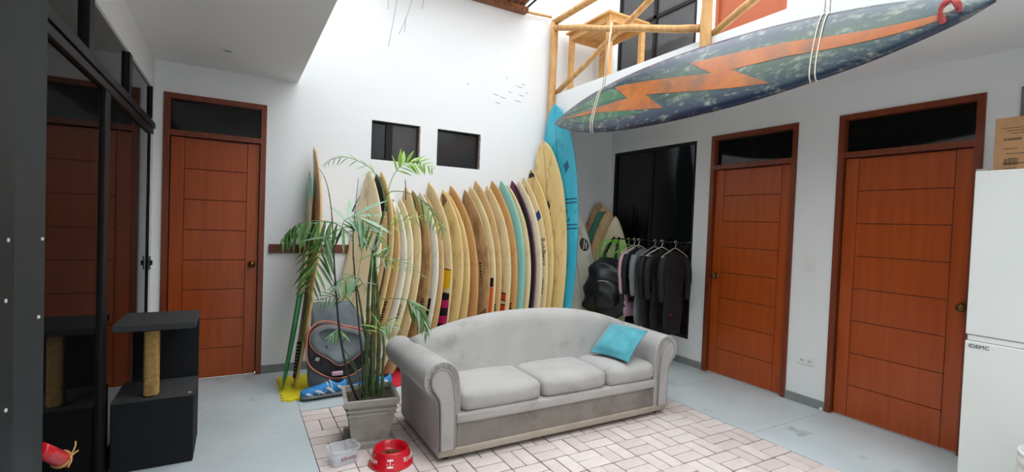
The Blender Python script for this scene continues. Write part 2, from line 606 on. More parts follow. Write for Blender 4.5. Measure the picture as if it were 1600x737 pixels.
# doors
def door(name, axis, c, a, b, knob_u, label):
    """frame, black transom light and an eight-board leaf; c is the wall face, a..b the opening"""
    root = thing(name, label, None, ((c, (a+b)/2, 0) if axis == 'x' else ((a+b)/2, c, 0)), kind='structure')
    sgn = 1

    def P(u0, u1, d0, d1, z0, z1):
        # d measured into the wall from its face
        if axis == 'x':
            return (c+d0, u0, z0), (c+d1, u1, z1)
        return (u0, c+d0, z0), (u1, c+d1, z1)
    fw = 0.045
    fr = MB()
    for (u0, u1, z0, z1) in ((a, a+fw, 0, DH), (b-fw, b, 0, DH), (a+fw, b-fw, DH-fw, DH), (a+fw, b-fw, 2.10, 2.10+fw)):
        fr.box(*P(u0, u1, -0.012, 0.13, z0, z1))
    fr.build('door_frame', MT['frame'], root)
    box('transom_pane', *P(a+fw, b-fw, 0.045, 0.06, 2.10+fw, DH-fw), MT['blackglass'], root)
    leaf = box('door_leaf', *P(a+fw+0.004, b-fw-0.004, 0.030, 0.07, 0.006, 2.096), MT['groove'], root)
    box('leak_backing', *P(a+0.01, b-0.01, 0.10, 0.14, 0.0, DH-0.01), MT['groove'], root)  # added sheet, stops sky light leaking in round the leaf
    st = 0.095
    l0, l1 = a+fw+0.006, b-fw-0.006
    for (u0, u1) in ((l0, l0+st), (l1-st, l1)):
        box('stile', *P(u0, u1, 0.024, 0.032, 0.008, 2.094), MT['door'], leaf, bev=0.002)
    n = 8
    for i in range(n):
        z0 = 0.008+i*(2.086/n)
        z1 = z0+2.086/n-0.006
        box('board', *P(l0+st+0.004, l1-st-0.004, 0.024, 0.032, z0, z1), MT['door'], leaf, bev=0.002)
    kz = 1.01
    kn = MB()
    prof = [(0.0, 0.0), (0.030, 0.0), (0.030, 0.006), (0.013, 0.010), (0.012, 0.030), (0.024, 0.038), (0.029, 0.050), (0.024, 0.062), (0.0, 0.066)]
    kn.lathe(prof, (0, 0, 0), 20)
    if axis == 'x':
        m = Matrix.Translation((c+0.024, knob_u, kz)) @ Matrix.Rotation(rad(-90), 4, 'Y')
    else:
        m = Matrix.Translation((knob_u, c+0.024, kz)) @ Matrix.Rotation(rad(90), 4, 'X')
    kn.v = [m @ v for v in kn.v]
    k = kn.build('knob', MT['brass'], leaf, smooth=True)
    k['label'] = 'antique brass door knob'
    return root


door('door_1', 'y', D, -0.535, 0.23, 0.134, 'orange-brown wooden door with dark transom at far left beside the glass wall')
door('door_2', 'x', W, 2.498, 3.393, 3.286, 'orange-brown wooden door right of the black glass panel')
door('door_3', 'x', W, 1.264, 2.162, 1.327, 'orange-brown wooden door partly hidden by the white refrigerator')
d4 = thing('door_4', 'grey door behind the cardboard box and refrigerator', None, (W, 0.6, 0), kind='structure')
box('door_leaf', (W+0.02, 0.12, 0.0), (W+0.06, 1.08, 2.43), MT['grey_door'], d4)
fr = MB()
for (u0, u1, z0, z1) in ((0.10, 0.13, 0, DH), (1.07, 1.10, 0, DH), (0.13, 1.07, 2.42, DH)):
    fr.box((W-0.01, u0, z0), (W+0.12, u1, z1))
fr.build('door_frame', MT['grey_door'], d4)

# small high windows in the back wall
for i, (a, b) in enumerate(WIN_B):
    w = thing('window_%d' % (i+1), ('small dark high window with two sliding panes above the palm', 'small dark high window with a single pane above the surfboards')[i], None, ((a+b)/2, D, 2.06), kind='structure')
    z0, z1 = 2.06, 2.454
    f = MB()
    t = 0.016
    for (u0, u1, za, zb) in ((a, a+t, z0, z1), (b-t, b, z0, z1), (a+t, b-t, z0, z0+t), (a+t, b-t, z1-t, z1)):
        f.box((u0, D+0.035, za), (u1, D+0.09, zb))
    f.build('window_frame', MT['blackmetal'], w)
    if i == 0:
        mid = a+(b-a)*0.42
        box('pane', (a+t, D+0.070, z0+t), (mid, D+0.076, z1-t), MT['blackglass'], w)
        box('pane', (mid-0.05, D+0.052, z0+t), (b-t, D+0.058, z1-t), material('brown_grey_tinted_pane', (58, 55, 54), (64, 60, 58), 3, 0.15), w)
        box('meeting_stile', (mid-0.055, D+0.045, z0+t), (mid+0.012, D+0.066, z1-t), MT['blackmetal'], w)
    else:
        box('pane', (a+t, D+0.060, z0+t), (b-t, D+0.066, z1-t), material('charcoal_tinted_pane', (44, 44, 46), (50, 50, 51), 3, 0.12), w)
    box('side_track', (b-0.014, D-0.004, z0+0.01), (b, D+0.035, z1-0.01), MT['alu'], w)

# black glass panel in the right wall, two panes
w = thing('window_3', 'tall black glass panel behind the clothes rail', None, (W, 4.24, 0.278), kind='structure')
f = MB()
for (u0, u1, za, zb) in ((3.588, 3.62, .278, 2.434), (4.862, 4.894, .278, 2.434), (3.62, 4.862, .278, .31), (3.62, 4.862, 2.402, 2.434), (4.22, 4.25, .31, 2.402)):
    f.box((W+0.006, u0, za), (W+0.06, u1, zb))
f.build('window_frame', MT['dark'], w)
box('pane', (W+0.02, 3.62, 0.31), (W+0.028, 4.22, 2.402), MT['blackglass'], w)
box('pane', (W+0.03, 4.25, 0.31), (W+0.038, 4.862, 2.402), MT['blackglass'], w)

# upper storey openings seen above the gallery edge
w = thing('window_4', 'grey sliding window on the upper storey behind the pine table', None, (W, 4.3, ZU+0.12), kind='structure')
f = MB()
for (u0, u1, za, zb) in ((3.67, 3.71, ZU+.12, 5.15), (4.89, 4.93, ZU+.12, 5.15), (3.71, 4.89, ZU+.12, ZU+.16), (3.71, 4.89, 5.11, 5.15), (4.27, 4.32, ZU+.16, 5.11), (3.71, 4.89, 3.98, 4.02)):
    f.box((W+0.01, u0, za), (W+0.06, u1, zb))
f.build('window_frame', MT['blackmetal'], w)
for (u0, u1) in ((3.71, 4.27), (4.32, 4.89)):
    for (za, zb) in ((ZU+.16, 3.98), (4.02, 5.11)):
        box('pane', (W+0.03, u0, za), (W+0.036, u1, zb), MT['upglass'], w)
w = thing('door_5', 'terracotta door on the upper storey behind the railing', None, (W, 3.05, ZU), kind='structure')
box('door_leaf', (W+0.02, 2.70, ZU), (W+0.06, 3.39, 5.09), MT['terracotta'], w)
f = MB()
for (u0, u1, za, zb) in ((2.666, 2.70, ZU, 5.13), (3.39, 3.423, ZU, 5.13), (2.70, 3.39, 5.09, 5.13)):
    f.box((W-0.012, u0, za), (W+0.1, u1, zb))
f.build('door_frame', MT['terracotta'], w)

# sliding glass wall on the left
w = thing('window_5', 'dark sliding glass wall with a transom along the left side', None, (XL, 3.6, 0), kind='structure')
box('transom_bar', (XL-0.05, GY0, 2.080), (XL+0.008, GY1+0.06, 2.122), MT['blackmetal'], w, bev=0.004)
box('transom_bar', (XL-0.05, GY0, 2.130), (XL+0.014, GY1+0.10, 2.178), MT['blackmetal'], w, bev=0.004)
box('bottom_track', (XL-0.05, GY0, 0.0), (XL+0.012, GY1, 0.035), MT['blackmetal'], w)
for (a, b) in ((1.42, 2.92), (3.0, 3.84), (3.92, 4.84)):
    box('transom_pane', (XL-0.02, a, 2.17), (XL-0.014, b, 2.452), MT['wallglass'], w)
for y in (2.90, 3.86):
    box('transom_post', (XL-0.04, y, 2.17), (XL+0.008, y+0.085, 2.447), MT['blackmetal'], w, bev=0.003)
box('transom_post', (XL-0.04, 4.835, 2.20), (XL+0.005, 4.85, 2.452), MT['blackmetal'], w)
for (a, b, dx) in ((GY0, 3.255, 0.0), (3.37, 4.838, -0.004)):
    box('pane', (XL-0.018+dx, a, 0.06), (XL-0.010+dx, b, 2.08), MT['wallglass'], w)
box('mullion', (XL-0.04, 3.255, 0.035), (XL+0.004, 3.372, 2.08), MT['blackmetal'], w, bev=0.003)
box('end_stile', (XL-0.04, 4.838, 0.035), (XL-0.004, 4.85, 2.08), MT['blackmetal'], w)
pn = MB()
pn.box((XL-0.1, 1.985, 0.0), (XL+0.026, 2.268, 2.45))
cp = pn.build('near_panel', MT['charcoal'], w)
box('near_panel', (XL-0.1, 1.4, 0.0), (XL+0.030, 1.985, 2.45), MT['charcoal2'], w)
for (px, py) in ((12, 375), (8, 470), (8, 641), (66, 373), (60, 495)):
    p = atx(px, py, XL+0.030)
    s = MB()
    s.lathe([(0.0, -0.002), (0.006, -0.002), (0.006, 0.003), (0.0, 0.005)], (0, 0, 0), 10)
    m = Matrix.Translation(p) @ Matrix.Rotation(rad(90), 4, 'Y')
    s.v = [m @ v for v in s.v]
    s.build('screw', MT['white'], cp)

# cracks and scuffs in the back wall paint
for path in (((621, -6), (615, 30), (607, 73)), ((645, -5), (634, 30), (623, 54)), ((634, 28), (632, 50)), ((606, 0), (607, 14)), ((662, 0), (659, 14))):
    t = MB()
    t.tube(spline([at(x, y, D-0.001) for x, y in path], 5), 0.0022, 5)
    t.build('crack', MT['crack'], wall_back)
for (x, y, l) in ((775, 147, 9), (786, 152, 9), (797, 143, 5), (812, 135, 9), (815, 148, 8), (809, 158, 9), (818, 131, 5), (823, 145, 4), (778, 160, 7), (731, 131, 3), (792, 121, 3)):
    t = MB()
    a, b = at(x-l/2, y-1, D-0.0005), at(x+l/2, y+2, D-0.0005)
    t.tube([a, (a+b)/2+Vector((0, 0, random.uniform(-.01, .01))), b], 0.0028, 4)
    t.build('scuff_mark', MT['crack'], wall_back)

# ceiling spotlight, switches, sockets
sp = thing('ceiling_spotlight', 'small recessed spotlight in the left ceiling', 'light', (-0.076, 4.335, ZC))
r = MB()
r.lathe([(0.028, -0.001), (0.048, -0.001), (0.046, -0.008), (0.03, -0.006)], (-0.076, 4.335, ZC), 24, closed=True)
r.build('trim_ring', MT['white'], sp, smooth=True)
r = MB()
r.lathe([(0.0, -0.003), (0.028, -0.003), (0.028, 0.0), (0.0, 0.0)], (-0.076, 4.335, ZC), 20)
r.build('lamp_glass', MT['clear'], sp)
sw = thing('light_switch', 'white double light switch between the two right-hand doors', 'switch', (W, 2.341, 1.215))
box('cover_plate', (W-0.009, 2.30, 1.155), (W, 2.382, 1.278), MT['white'], sw, bev=0.003)
for z in (1.185, 1.225):
    box('rocker', (W-0.014, 2.322, z), (W-0.008, 2.36, z+0.032), MT['white'], sw, bev=0.002)
so = thing('power_outlet', 'white double power outlet low on the right wall', 'outlet', (W, 2.333, 0.38))
box('cover_plate', (W-0.009, 2.264, 0.345), (W, 2.402, 0.412), MT['white'], so, bev=0.003)
for y in (2.30, 2.362):
    h = box('socket', (W-0.011, y-0.02, 0.36), (W-0.008, y+0.02, 0.398), MT['white'], so, bev=0.001)
    for dy in (-0.008, 0.008):
        box('slot', (W-0.0125, y+dy-0.0022, 0.372), (W-0.0105, y+dy+0.0022, 0.387), MT['ink'], h)
js = thing('door_stop', 'white door stop at the foot of the wall beside the right-hand door', 'door stop', (W-0.02, 2.175, 0))
s = MB()
s.lathe([(0.0, 0.0), (0.012, 0.0), (0.012, 0.02), (0.008, 0.028), (0.0, 0.03)], (W-0.03, 2.178, 0.0), 14)
s.build('rubber_cap', MT['white'], js, smooth=True)
lk = thing('lock_plate', 'small dark lock plate at the end of the glass wall', 'lock', (XL+0.004, 4.80, 1.04))
box('plate', (XL+0.0045, 4.822, 0.985), (XL+0.010, 4.846, 1.095), MT['dark'], lk, bev=0.002)
box('latch', (XL+0.010, 4.828, 1.02), (XL+0.024, 4.84, 1.06), MT['dark'], lk, bev=0.002)
bl = thing('junction_cover', 'round blank cover plate high on the shaded back wall corner', 'cover plate', at(918, 238, D))
s = MB()
s.lathe([(0.0, 0.0), (0.05, 0.0), (0.048, 0.008), (0.0, 0.009)], (0, 0, 0), 24)
m = Matrix.Translation(at(918, 238, D)) @ Matrix.Rotation(rad(90), 4, 'X')
s.v = [m @ v for v in s.v]
s.build('cover_disc', MT['wall'], bl)

# ------------------------------------------------------------------ gallery railing, table, awning
rl = thing('log_railing', 'peeled log railing with crossed braces on the upper gallery edge', 'railing', (3.25, 4.9, ZC))
RX = 3.268
posts = [4.88, 2.69, 0.50]
RT = 3.86


def log(name, a, b, r, parent, mat=None, wob=0.012):
    a, b = Vector(a), Vector(b)
    n = 9
    pts, rs = [], []
    L = (b-a).length
    for i in range(n):
        t = i/(n-1)
        k = 1 if 0 < i < n-1 else 0
        pts.append(a.lerp(b, t)+Vector((random.uniform(-wob, wob), random.uniform(-wob, wob), random.uniform(-wob, wob)))*k*min(1, L/1.5)*0.6)
        rs.append(r*random.uniform(0.93, 1.07))
    m = MB()
    m.tube(pts, rs, 12)
    return m.build(name, mat or MT['log'], parent, smooth=True)


for y in posts:
    log('post', (RX, y, 2.70), (RX, y, RT+0.02), 0.045, rl, wob=0.006)
for y0, y1 in zip(posts[:-1], posts[1:]):
    log('top_rail', (RX, y0+0.02, RT+0.03), (RX, y1-0.05, RT+0.03), 0.036, rl)
    log('brace', (RX-0.01, y0-0.03, RT-0.05), (RX-0.01, y1+0.04, ZU+0.08), 0.034, rl)
    log('brace', (RX+0.045, y0-0.03, ZU+0.02), (RX+0.045, y1+0.04, RT-0.02), 0.030, rl)
pl = thing('tie_pole', 'thin wooden pole joining the awning to the railing post', 'pole', (3.05, 4.91, 3.95))
log('pole', (2.86, 4.925, 3.935), (3.24, 4.915, 3.955), 0.014, pl, wob=0.004)
aw = thing('cane_awning', 'brown cane awning with a timber edge at the top of the back wall', 'awning', (2.4, 4.85, 3.95))
b = MB()
b.box((1.2, 4.86, 3.905), (2.885, 4.955, 3.965))
b.build('edge_beam', MT['frame'] if False else MT['cane'], aw)
for i in range(22):
    x = 1.22+i*0.076
    log('cane', (x, 4.95, 3.985), (x, 4.45, 4.06), 0.034, aw, MT['cane'], 0.004)
b = MB()
b.box((1.2, 4.47, 4.00), (2.90, 4.52, 4.03))
b.build('batten', MT['cane'], aw)
log('bracket', (2.885, 4.90, 3.97), (2.90, 4.45, 4.03), 0.012, aw, MT['blackmetal'], 0.001)

tb = thing('pine_table', 'small pine table standing on the upper gallery', 'table', (3.70, 4.5, ZU))
TX0, TX1, TY0, TY1, TZ = 3.47, 4.00, 4.12, 4.86, 3.80
for i in range(4):
    x0 = TX0+(TX1-TX0)*i/4
    box('top_plank', (x0-0.03 if i == 0 else x0+0.001, TY0-0.03, TZ-0.022), (x0+(TX1-TX0)/4+(0.03 if i == 3 else 0), TY1+0.03, TZ), MT['pine'], tb, bev=0.002)
for (lo, hi) in (((TX0, TY0+.05, TZ-.10), (TX0+.02, TY1-.05, TZ-.022)), ((TX1-.02, TY0+.05, TZ-.10), (TX1, TY1-.05, TZ-.022)), ((TX0+.05, TY0, TZ-.10), (TX1-.05, TY0+.02, TZ-.022)), ((TX0+.05, TY1-.02, TZ-.10), (TX1-.05, TY1, TZ-.022))):
    box('apron', lo, hi, MT['pine'], tb)
for x in (TX0, TX1-0.055):
    for y in (TY0, TY1-0.055):
        box('leg', (x, y, ZU), (x+0.055, y+0.055, TZ-0.022), MT['pine'], tb, bev=0.003)

# ------------------------------------------------------------------ surfboards
TAB_S = ([0, .03, .1, .25, .45, .6, .75, .85, .93, .97, 1], [.25, .42, .62, .86, 1, .97, .82, .6, .36, .2, .02])
TAB_L = ([0, .03, .1, .25, .45, .6, .75, .85, .93, .97, 1], [.3, .5, .7, .9, 1, .98, .88, .72, .5, .32, .03])
TAB_G = ([0, .02, .06, .15, .3, .45, .6, .75, .87, .95, .985, 1], [.02, .16, .34, .62, .88, .99, .99, .86, .60, .30, .12, .01])


def interp(s, tab):
    xs, ys = tab
    for i in range(len(xs)-1):
        if s <= xs[i+1]:
            t = (s-xs[i])/(xs[i+1]-xs[i])
            # smooth cubic with finite-difference slopes
            def sl(k):
                if k == 0:
                    return (ys[1]-ys[0])/(xs[1]-xs[0])
                if k == len(xs)-1:
                    return (ys[-1]-ys[-2])/(xs[-1]-xs[-2])
                return (ys[k+1]-ys[k-1])/(xs[k+1]-xs[k-1])
            h = xs[i+1]-xs[i]
            m0, m1 = sl(i)*h, sl(i+1)*h
            t2, t3 = t*t, t*t*t
            return (2*t3-3*t2+1)*ys[i]+(t3-2*t2+t)*m0+(-2*t3+3*t2)*ys[i+1]+(t3-t2)*m1
    return ys[-1]


class Hull:
    """surfboard shape in its own frame: x across, y from tail (0) to nose (L), z out of the deck"""
    def __init__(self, L, wd, th, R, tab):
        self.L, self.wd, self.th, self.R, self.tab = L, wd, th, R, tab

    def hw(self, s):
        return max(0.001, interp(s, self.tab)*self.wd/2)

    def rock(self, s):
        return -self.R*4*s*(1-s)*(.55+.9*s)

    def t(self, s):
        return self.th*(0.22+0.78*min(1, math.sin(math.pi*min(1, max(0, 0.06+0.9*s)))**0.6 if 0 < s < 1 else 0.0))*(1 if 0.02 < s < 0.985 else 0.55)

    def pt(self, s, u, side, off=0.0):
        p = 2.4
        z = (max(0.0, 1-abs(u)**p))**(1/p)*self.t(s)/2
        return Vector((u*self.hw(s), s*self.L, self.rock(s)+side*(z+off)))

    def mesh(self, name, mat, ns=36, nc=20):
        ss = [0.5-0.5*math.cos(math.pi*i/ns) for i in range(ns+1)]
        rings = []
        p = 2.4
        for s in ss:
            ring = []
            for j in range(nc):
                a = 2*math.pi*j/nc
                c, sn = math.cos(a), math.sin(a)
                ring.append(Vector((math.copysign(abs(c)**(2/p), c)*self.hw(s), s*self.L, self.rock(s)+math.copysign(abs(sn)**(2/p), sn)*self.t(s)/2)))
            rings.append(ring)
        b = MB()
        b.loft(rings)
        me = bpy.data.meshes.new(name)
        me.from_pydata([tuple(v) for v in b.v], [], b.f)
        bm = bmesh.new()
        bm.from_mesh(me)
        bmesh.ops.recalc_face_normals(bm, faces=bm.faces)
        bm.to_mesh(me)
        bm.free()
        for f in me.polygons:
            f.use_smooth = True
        me.materials.append(mat)
        return me

    def decal(self, name, poly, mat, parent, side=1, off=0.0012, cuts=5):
        """poly: [(s, u)...] laid on the deck (side 1) or the bottom (side -1) as a thin layer"""
        P = [Vector((u, s, 0)) for s, u in poly]
        bm = bmesh.new()
        vs = [bm.verts.new(p) for p in P]
        for t in tessellate_polygon([P]):
            try:
                bm.faces.new([vs[i] for i in t])
            except ValueError:
                pass
        for _ in range(cuts):
            es = [e for e in bm.edges if (abs(e.verts[0].co.x-e.verts[1].co.x) > 0.12 or abs(e.verts[0].co.y-e.verts[1].co.y) > 0.04)]
            if not es:
                break
            bmesh.ops.subdivide_edges(bm, edges=es, cuts=1)
            bmesh.ops.triangulate(bm, faces=bm.faces[:])
        for v in bm.verts:
            v.co = self.pt(v.co.y, max(-0.995, min(0.995, v.co.x)), side, off)
        me = bpy.data.meshes.new(name)
        bmesh.ops.recalc_face_normals(bm, faces=bm.faces)
        bm.to_mesh(me)
        bm.free()
        return link(name, me, mat, parent)

    def strokes(self, name, sp, u, mat, parent, n=6, du=0.10, ds=0.010):
        for i in range(n):
            a = sp+i*ds
            w = du*(0.6+0.5*((i*7) % 3)/2)
            self.decal(name, [(a, u-w), (a, u+w), (a+ds*0.62, u+w*0.8), (a+ds*0.62, u-w)], mat, parent, cuts=2)

    def text(self, name, s, size, sp, u, mat, parent, up=False, side=1):
        p = self.pt(sp, u, side, 0.0015)
        q = self.pt(sp+0.02, u, side, 0.0015)
        yv = (q-p).normalized()
        x = -yv if not up else yv
        # letters stand across the board
        px = self.pt(sp, u+0.02, side, 0.0015)-p
        yy = px.normalized() if not up else -px.normalized()
        if side < 0:
            yy = -yy
        z = x.cross(yy).normalized()
        yy = z.cross(x)
        return lettering(name, s, size, axes(x, yy, z, p), mat, parent)


def board_mat(name, base, stain, dirt, rough=0.38, lo3=0.54, hi3=0.70):
    return material(name, base, stain, 2.6, rough, 0.02, stretch=(1.6, 0.55, 1), detail=5, lo=0.35, hi=0.68, c3=dirt, scale3=7, lo3=lo3, hi3=hi3, coat=0.2)


BM = {
    'cream': board_mat('aged_cream_resin', (228, 206, 158), (216, 188, 134), (180, 150, 104)),
    'pale': board_mat('pale_ivory_resin', (232, 220, 188), (224, 206, 162), (184, 166, 128)),
    'white': board_mat('off_white_resin', (232, 228, 212), (224, 216, 192), (180, 170, 146)),
    'tan': board_mat('tan_yellowed_resin', (214, 180, 126), (198, 160, 106), (150, 116, 78)),
    'orange': board_mat('deep_amber_resin', (208, 158, 100), (196, 144, 86), (156, 108, 66)),
    'brown': board_mat('grimy_brown_resin', (196, 158, 108), (176, 136, 90), (132, 98, 66), lo3=0.46, hi3=0.66),
    'gold': board_mat('golden_yellow_resin', (228, 200, 138), (216, 184, 118), (176, 140, 90)),
    'mint': board_mat('pale_turquoise_resin', (136, 194, 180), (150, 204, 190), (120, 168, 156)),
    'purple': board_mat('dark_plum_resin', (96, 38, 72), (110, 50, 84), (70, 28, 54)),
    'blue': board_mat('bright_turquoise_blue_resin', (52, 166, 190), (72, 184, 204), (36, 130, 160)),
    'green': board_mat('emerald_green_resin', (44, 128, 72), (58, 144, 86), (34, 104, 58)),
    'blacknose': board_mat('black_resin', (26, 26, 28), (34, 34, 36), (20, 20, 22)),
    'peach': board_mat('peach_pink_resin', (224, 172, 138), (214, 160, 124), (196, 140, 106)),
}
COLS = {'yellow': material('yellow_board_stripe', (236, 188, 28), (226, 176, 22), 20, 0.4), 'black': MT['ink'],
        'magenta': material('magenta_board_stripe', (196, 36, 96), (206, 48, 108), 20, 0.4), 'orange': material('orange_board_pad', (232, 104, 44), (240, 116, 56), 20, 0.5),
        'rayred': material('rust_red_ray_print', (206, 72, 40), (196, 62, 34), 20, 0.4), 'navy': material('navy_patch_print', (40, 58, 110), (46, 66, 120), 20, 0.4),
        'brown': material('brown_scuffed_resin', (120, 84, 54), (132, 94, 62), 14, 0.5), 'stringer': material('brown_wood_stringer', (150, 108, 66), (138, 98, 58), 20, 0.5),
        'greenlogo': material('green_resin_panel', (40, 112, 88), (50, 122, 98), 12, 0.4), 'darkblue': material('deep_blue_pen_print', (24, 84, 120), (30, 92, 128), 20, 0.4)}


def put_board(T, B, phi, label, mat, wd=0.47, th=0.05, R=0.09, tab=TAB_S, group=None, name='surfboard', flip=1):
    """deck faces (-cos phi, -sin phi); T nose, B tail"""
    T, B = Vector(T), Vector(B)
    el = (T-B)
    L = el.length
    el.normalize()
    n = Vector((-math.cos(phi), -math.sin(phi), 0))*flip
    n = (n-el*n.dot(el)).normalized()
    ew = el.cross(n)
    h = Hull(L, wd, th, R, tab)
    o = link(name, h.mesh(name, mat))
    o.matrix_world = axes(ew, el, n, B)
    tag(o, label, 'surfboard', group)
    return o, h


def stringer(o, h, u=0.0):
    w = 0.010
    h.decal('stringer', [(0.03, u-w), (0.03, u+w), (0.5, u+w), (0.97, u+w*2), (0.97, u-w*2), (0.5, u-w)], COLS['stringer'], o, cuts=7)


GR = 'surfboards leaning in a row along the back wall'
ROW = [
    # key, tip x, tip z, base x, phi, material, label
    ('A', 1.130, 1.935, 0.795, 30, 'pale', 'pale ivory surfboard at the left end of the long row, behind the palm'),
    ('B', 1.205, 1.905, 0.866, 22, 'blacknose', 'surfboard with a black nose, second from the left in the row'),
    ('C', 1.250, 1.932, 0.945, 20, 'gold', 'golden surfboard whose nose meets the palm frond, third from left in the row'),
    ('D', 1.325, 1.703, 0.990, 20, 'tan', 'tan surfboard with black script near its foot, fourth from left in the row'),
    ('E', 1.390, 1.649, 1.066, 20, 'white', 'off-white surfboard standing tail up with a white fin, behind the palm'),
    ('E2', 1.450, 1.677, 1.140, 20, 'pale', 'narrow ivory surfboard lettered TATU low on its deck'),
    ('F', 1.502, 1.802, 1.262, 20, 'cream', 'cream surfboard behind the drooping palm frond, left of the brown grimy one'),
    ('G', 1.578, 1.770, 1.408, 20, 'brown', 'grimy brown surfboard with a worn deck left of the sofa top'),
    ('H', 1.655, 1.763, 1.483, 20, 'white', 'dirty white surfboard with a black oval logo near the sofa back'),
    ('I', 1.702, 1.738, 1.552, 20, 'tan', 'slim tan surfboard just left of the yellow and magenta striped one'),
    ('a', 1.748, 1.867, 1.686, 20, 'cream', 'cream surfboard with yellow, black and magenta stripes on its tail'),
    ('b', 1.908, 1.797, 1.764, 20, 'gold', 'golden surfboard with a smudged nose right of the magenta striped one'),
    ('c', 1.950, 1.775, 1.872, 20, 'gold', 'slim plain golden surfboard half hidden between two wider boards'),
    ('d', 1.996, 1.844, 2.003, 20, 'orange', 'deep amber surfboard left of the grimy board with a palm print'),
    ('e', 2.162, 1.813, 2.112, 20, 'brown', 'grimy brown surfboard with a black palm print and small vertical lettering'),
    ('f', 2.226, 1.856, 2.181, 20, 'cream', 'cream surfboard with a black and orange pad at its lower end'),
    ('g', 2.286, 1.923, 2.256, 20, 'tan', 'tall tan surfboard just right of the orange padded one'),
    ('h', 2.430, 1.879, 2.344, 20, 'cream', 'cream surfboard with rust red rays on its tail'),
    ('i', 2.492, 1.938, 2.438, 20, 'orange', 'amber surfboard with a small red mark, left of the turquoise one'),
    ('j', 2.609, 1.948, 2.508, 20, 'mint', 'pale turquoise surfboard in the middle of the row'),
    ('k', 2.690, 1.904, 2.574, 20, 'cream', 'cream surfboard between the turquoise and the plum boards'),
    ('l', 2.750, 1.958, 2.644, 20, 'purple', 'dark plum surfboard in the row'),
    ('m', 2.836, 1.966, 2.726, 20, 'pale', 'ivory surfboard just right of the plum one'),
    ('n', 2.900, 2.007, 2.808, 20, 'cream', 'cream surfboard with a navy patch and large black lettering'),
    ('o', 3.000, 2.108, 2.862, 20, 'gold', 'golden surfboard with a dark nose tip left of the tall cream longboard'),
    ('p', 3.108, 2.447, 2.978, 20, 'gold', 'tall cream longboard beside the turquoise blue one'),
    ('q', 3.218, 2.884, 3.072, 20, 'blue', 'very tall turquoise blue longboard at the right end of the row'),
]
BD = {}
for (k, tx, tz, bx, ph, mk, lab) in ROW:
    big = {'p': (0.52, 0.042, TAB_L), 'q': (0.56, 0.044, TAB_L)}.get(k, (0.47, 0.042, TAB_S))
    o, h = put_board((tx, {'p': 4.79, 'q': 4.74}.get(k, 4.86), tz), (bx, {'p': 4.40, 'q': 4.39}.get(k, 4.42), 0.029), rad(ph), lab, BM[mk], big[0], big[1], 0.09, big[2], GR)
    BD[k] = (o, h)
for k in 'ACDFGHabdehijmop':
    stringer(*BD[k])
o, h = BD['B']
h.decal('tan_panel', [(0.0, -.97), (0.80, -.97), (0.80, .97), (0.0, .97)], BM['tan'], o)
o, h = BD['C']
h.decal('rail_stripe', [(0.05, .55), (0.9, .5), (0.9, .75), (0.05, .8)], BM['orange'], o)
o, h = BD['D']
h.strokes('script_mark', 0.28, 0.70, MT['ink'], o, 9, .10, .013)
o, h = BD['E']
fin = MB()
for x in (-0.004, 0.004):
    pass
fo = [Vector((0.02, h.L*0.90, h.pt(.9, 0, 1).z)), Vector((0.02, h.L*0.99, h.pt(.99, 0, 1).z)), Vector((0.02, h.L*1.035, 0.035)), Vector((0.02, h.L*1.03, 0.075)), Vector((0.02, h.L*0.97, 0.055))]
fm = MB()
fm.prism(fo, (0.008, 0, 0))
me = bpy.data.meshes.new('fin')
me.from_pydata([tuple(v) for v in fm.v], [], fm.f)
f_o = link('fin', me, MT['white'], o)
f_o['label'] = 'white fin with a black mark'
lettering('mark', 'K', 0.045, axes((0, 0.6, 0.8), (0, 0.8, -0.6), (1, 0, 0), (0.0295, h.L*0.995, 0.035)) @ Matrix.Rotation(0, 4, 'Z'), MT['ink'], f_o)
o, h = BD['E2']
h.text('lettering', 'TATU', 0.056, 0.335, 0.74, MT['ink'], o, up=True)
o, h = BD['G']
h.strokes('logo_mark', 0.33, 0.72, MT['ink'], o, 4, .12, .014)
o, h = BD['H']
h.decal('logo_ground', [(0.28, .3), (0.38, .3), (0.38, .78), (0.28, .78)], MT['ink'], o)
h.strokes('logo_mark', 0.29, 0.54, BM['pale'], o, 4, .12, .022)
h.decal('black_smudge', [(0.46, .5), (0.56, .45), (0.60, .52), (0.58, .62), (0.48, .6)], COLS['brown'], o)
o, h = BD['a']
h.decal('yellow_stripe', [(0.40, -.2), (0.405, .9), (0.495, .95), (0.53, -.2)], COLS['yellow'], o)
h.decal('black_line', [(0.53, -.2), (0.495, .95), (0.50, .95), (0.537, -.2)], COLS['black'], o, off=0.0018)
h.decal('black_panel', [(0.0, -.5), (0.0, .95), (0.375, .92), (0.41, -.2)], COLS['black'], o)
for s0 in (0.32, 0.24, 0.16):
    h.decal('magenta_stripe', [(s0, -.2), (s0-0.02, .9), (s0+0.022, .92), (s0+0.03, -.2)], COLS['magenta'], o, off=0.002)
o, h = BD['b']
h.decal('brown_scuff', [(0.90, -.3), (0.93, .6), (0.97, .4), (0.98, -.4)], COLS['brown'], o)
h.decal('stain', [(0.66, .0), (0.70, .1), (0.74, -.05), (0.69, -.12)], COLS['brown'], o)
o, h = BD['e']
for (a, b) in (((.66, .02), (.72, -.05)), ((.66, .02), (.705, .14)), ((.66, .02), (.68, -.16)), ((.66, .02), (.69, .28)), ((.66, .02), (.62, .05))):
    dx, dy = (b[0]-a[0]), (b[1]-a[1])
    h.decal('palm_print', [(a[0]+.004, a[1]-.03), (a[0]-.004, a[1]+.03), b], COLS['black'], o)
h.strokes('letter_mark', 0.47, 0.5, MT['ink'], o, 6, .06, .016)
h.decal('brown_tail_patch', [(0.0, -.5), (0.0, .9), (0.30, .92), (0.22, -.4)], COLS['brown'], o)
o, h = BD['f']
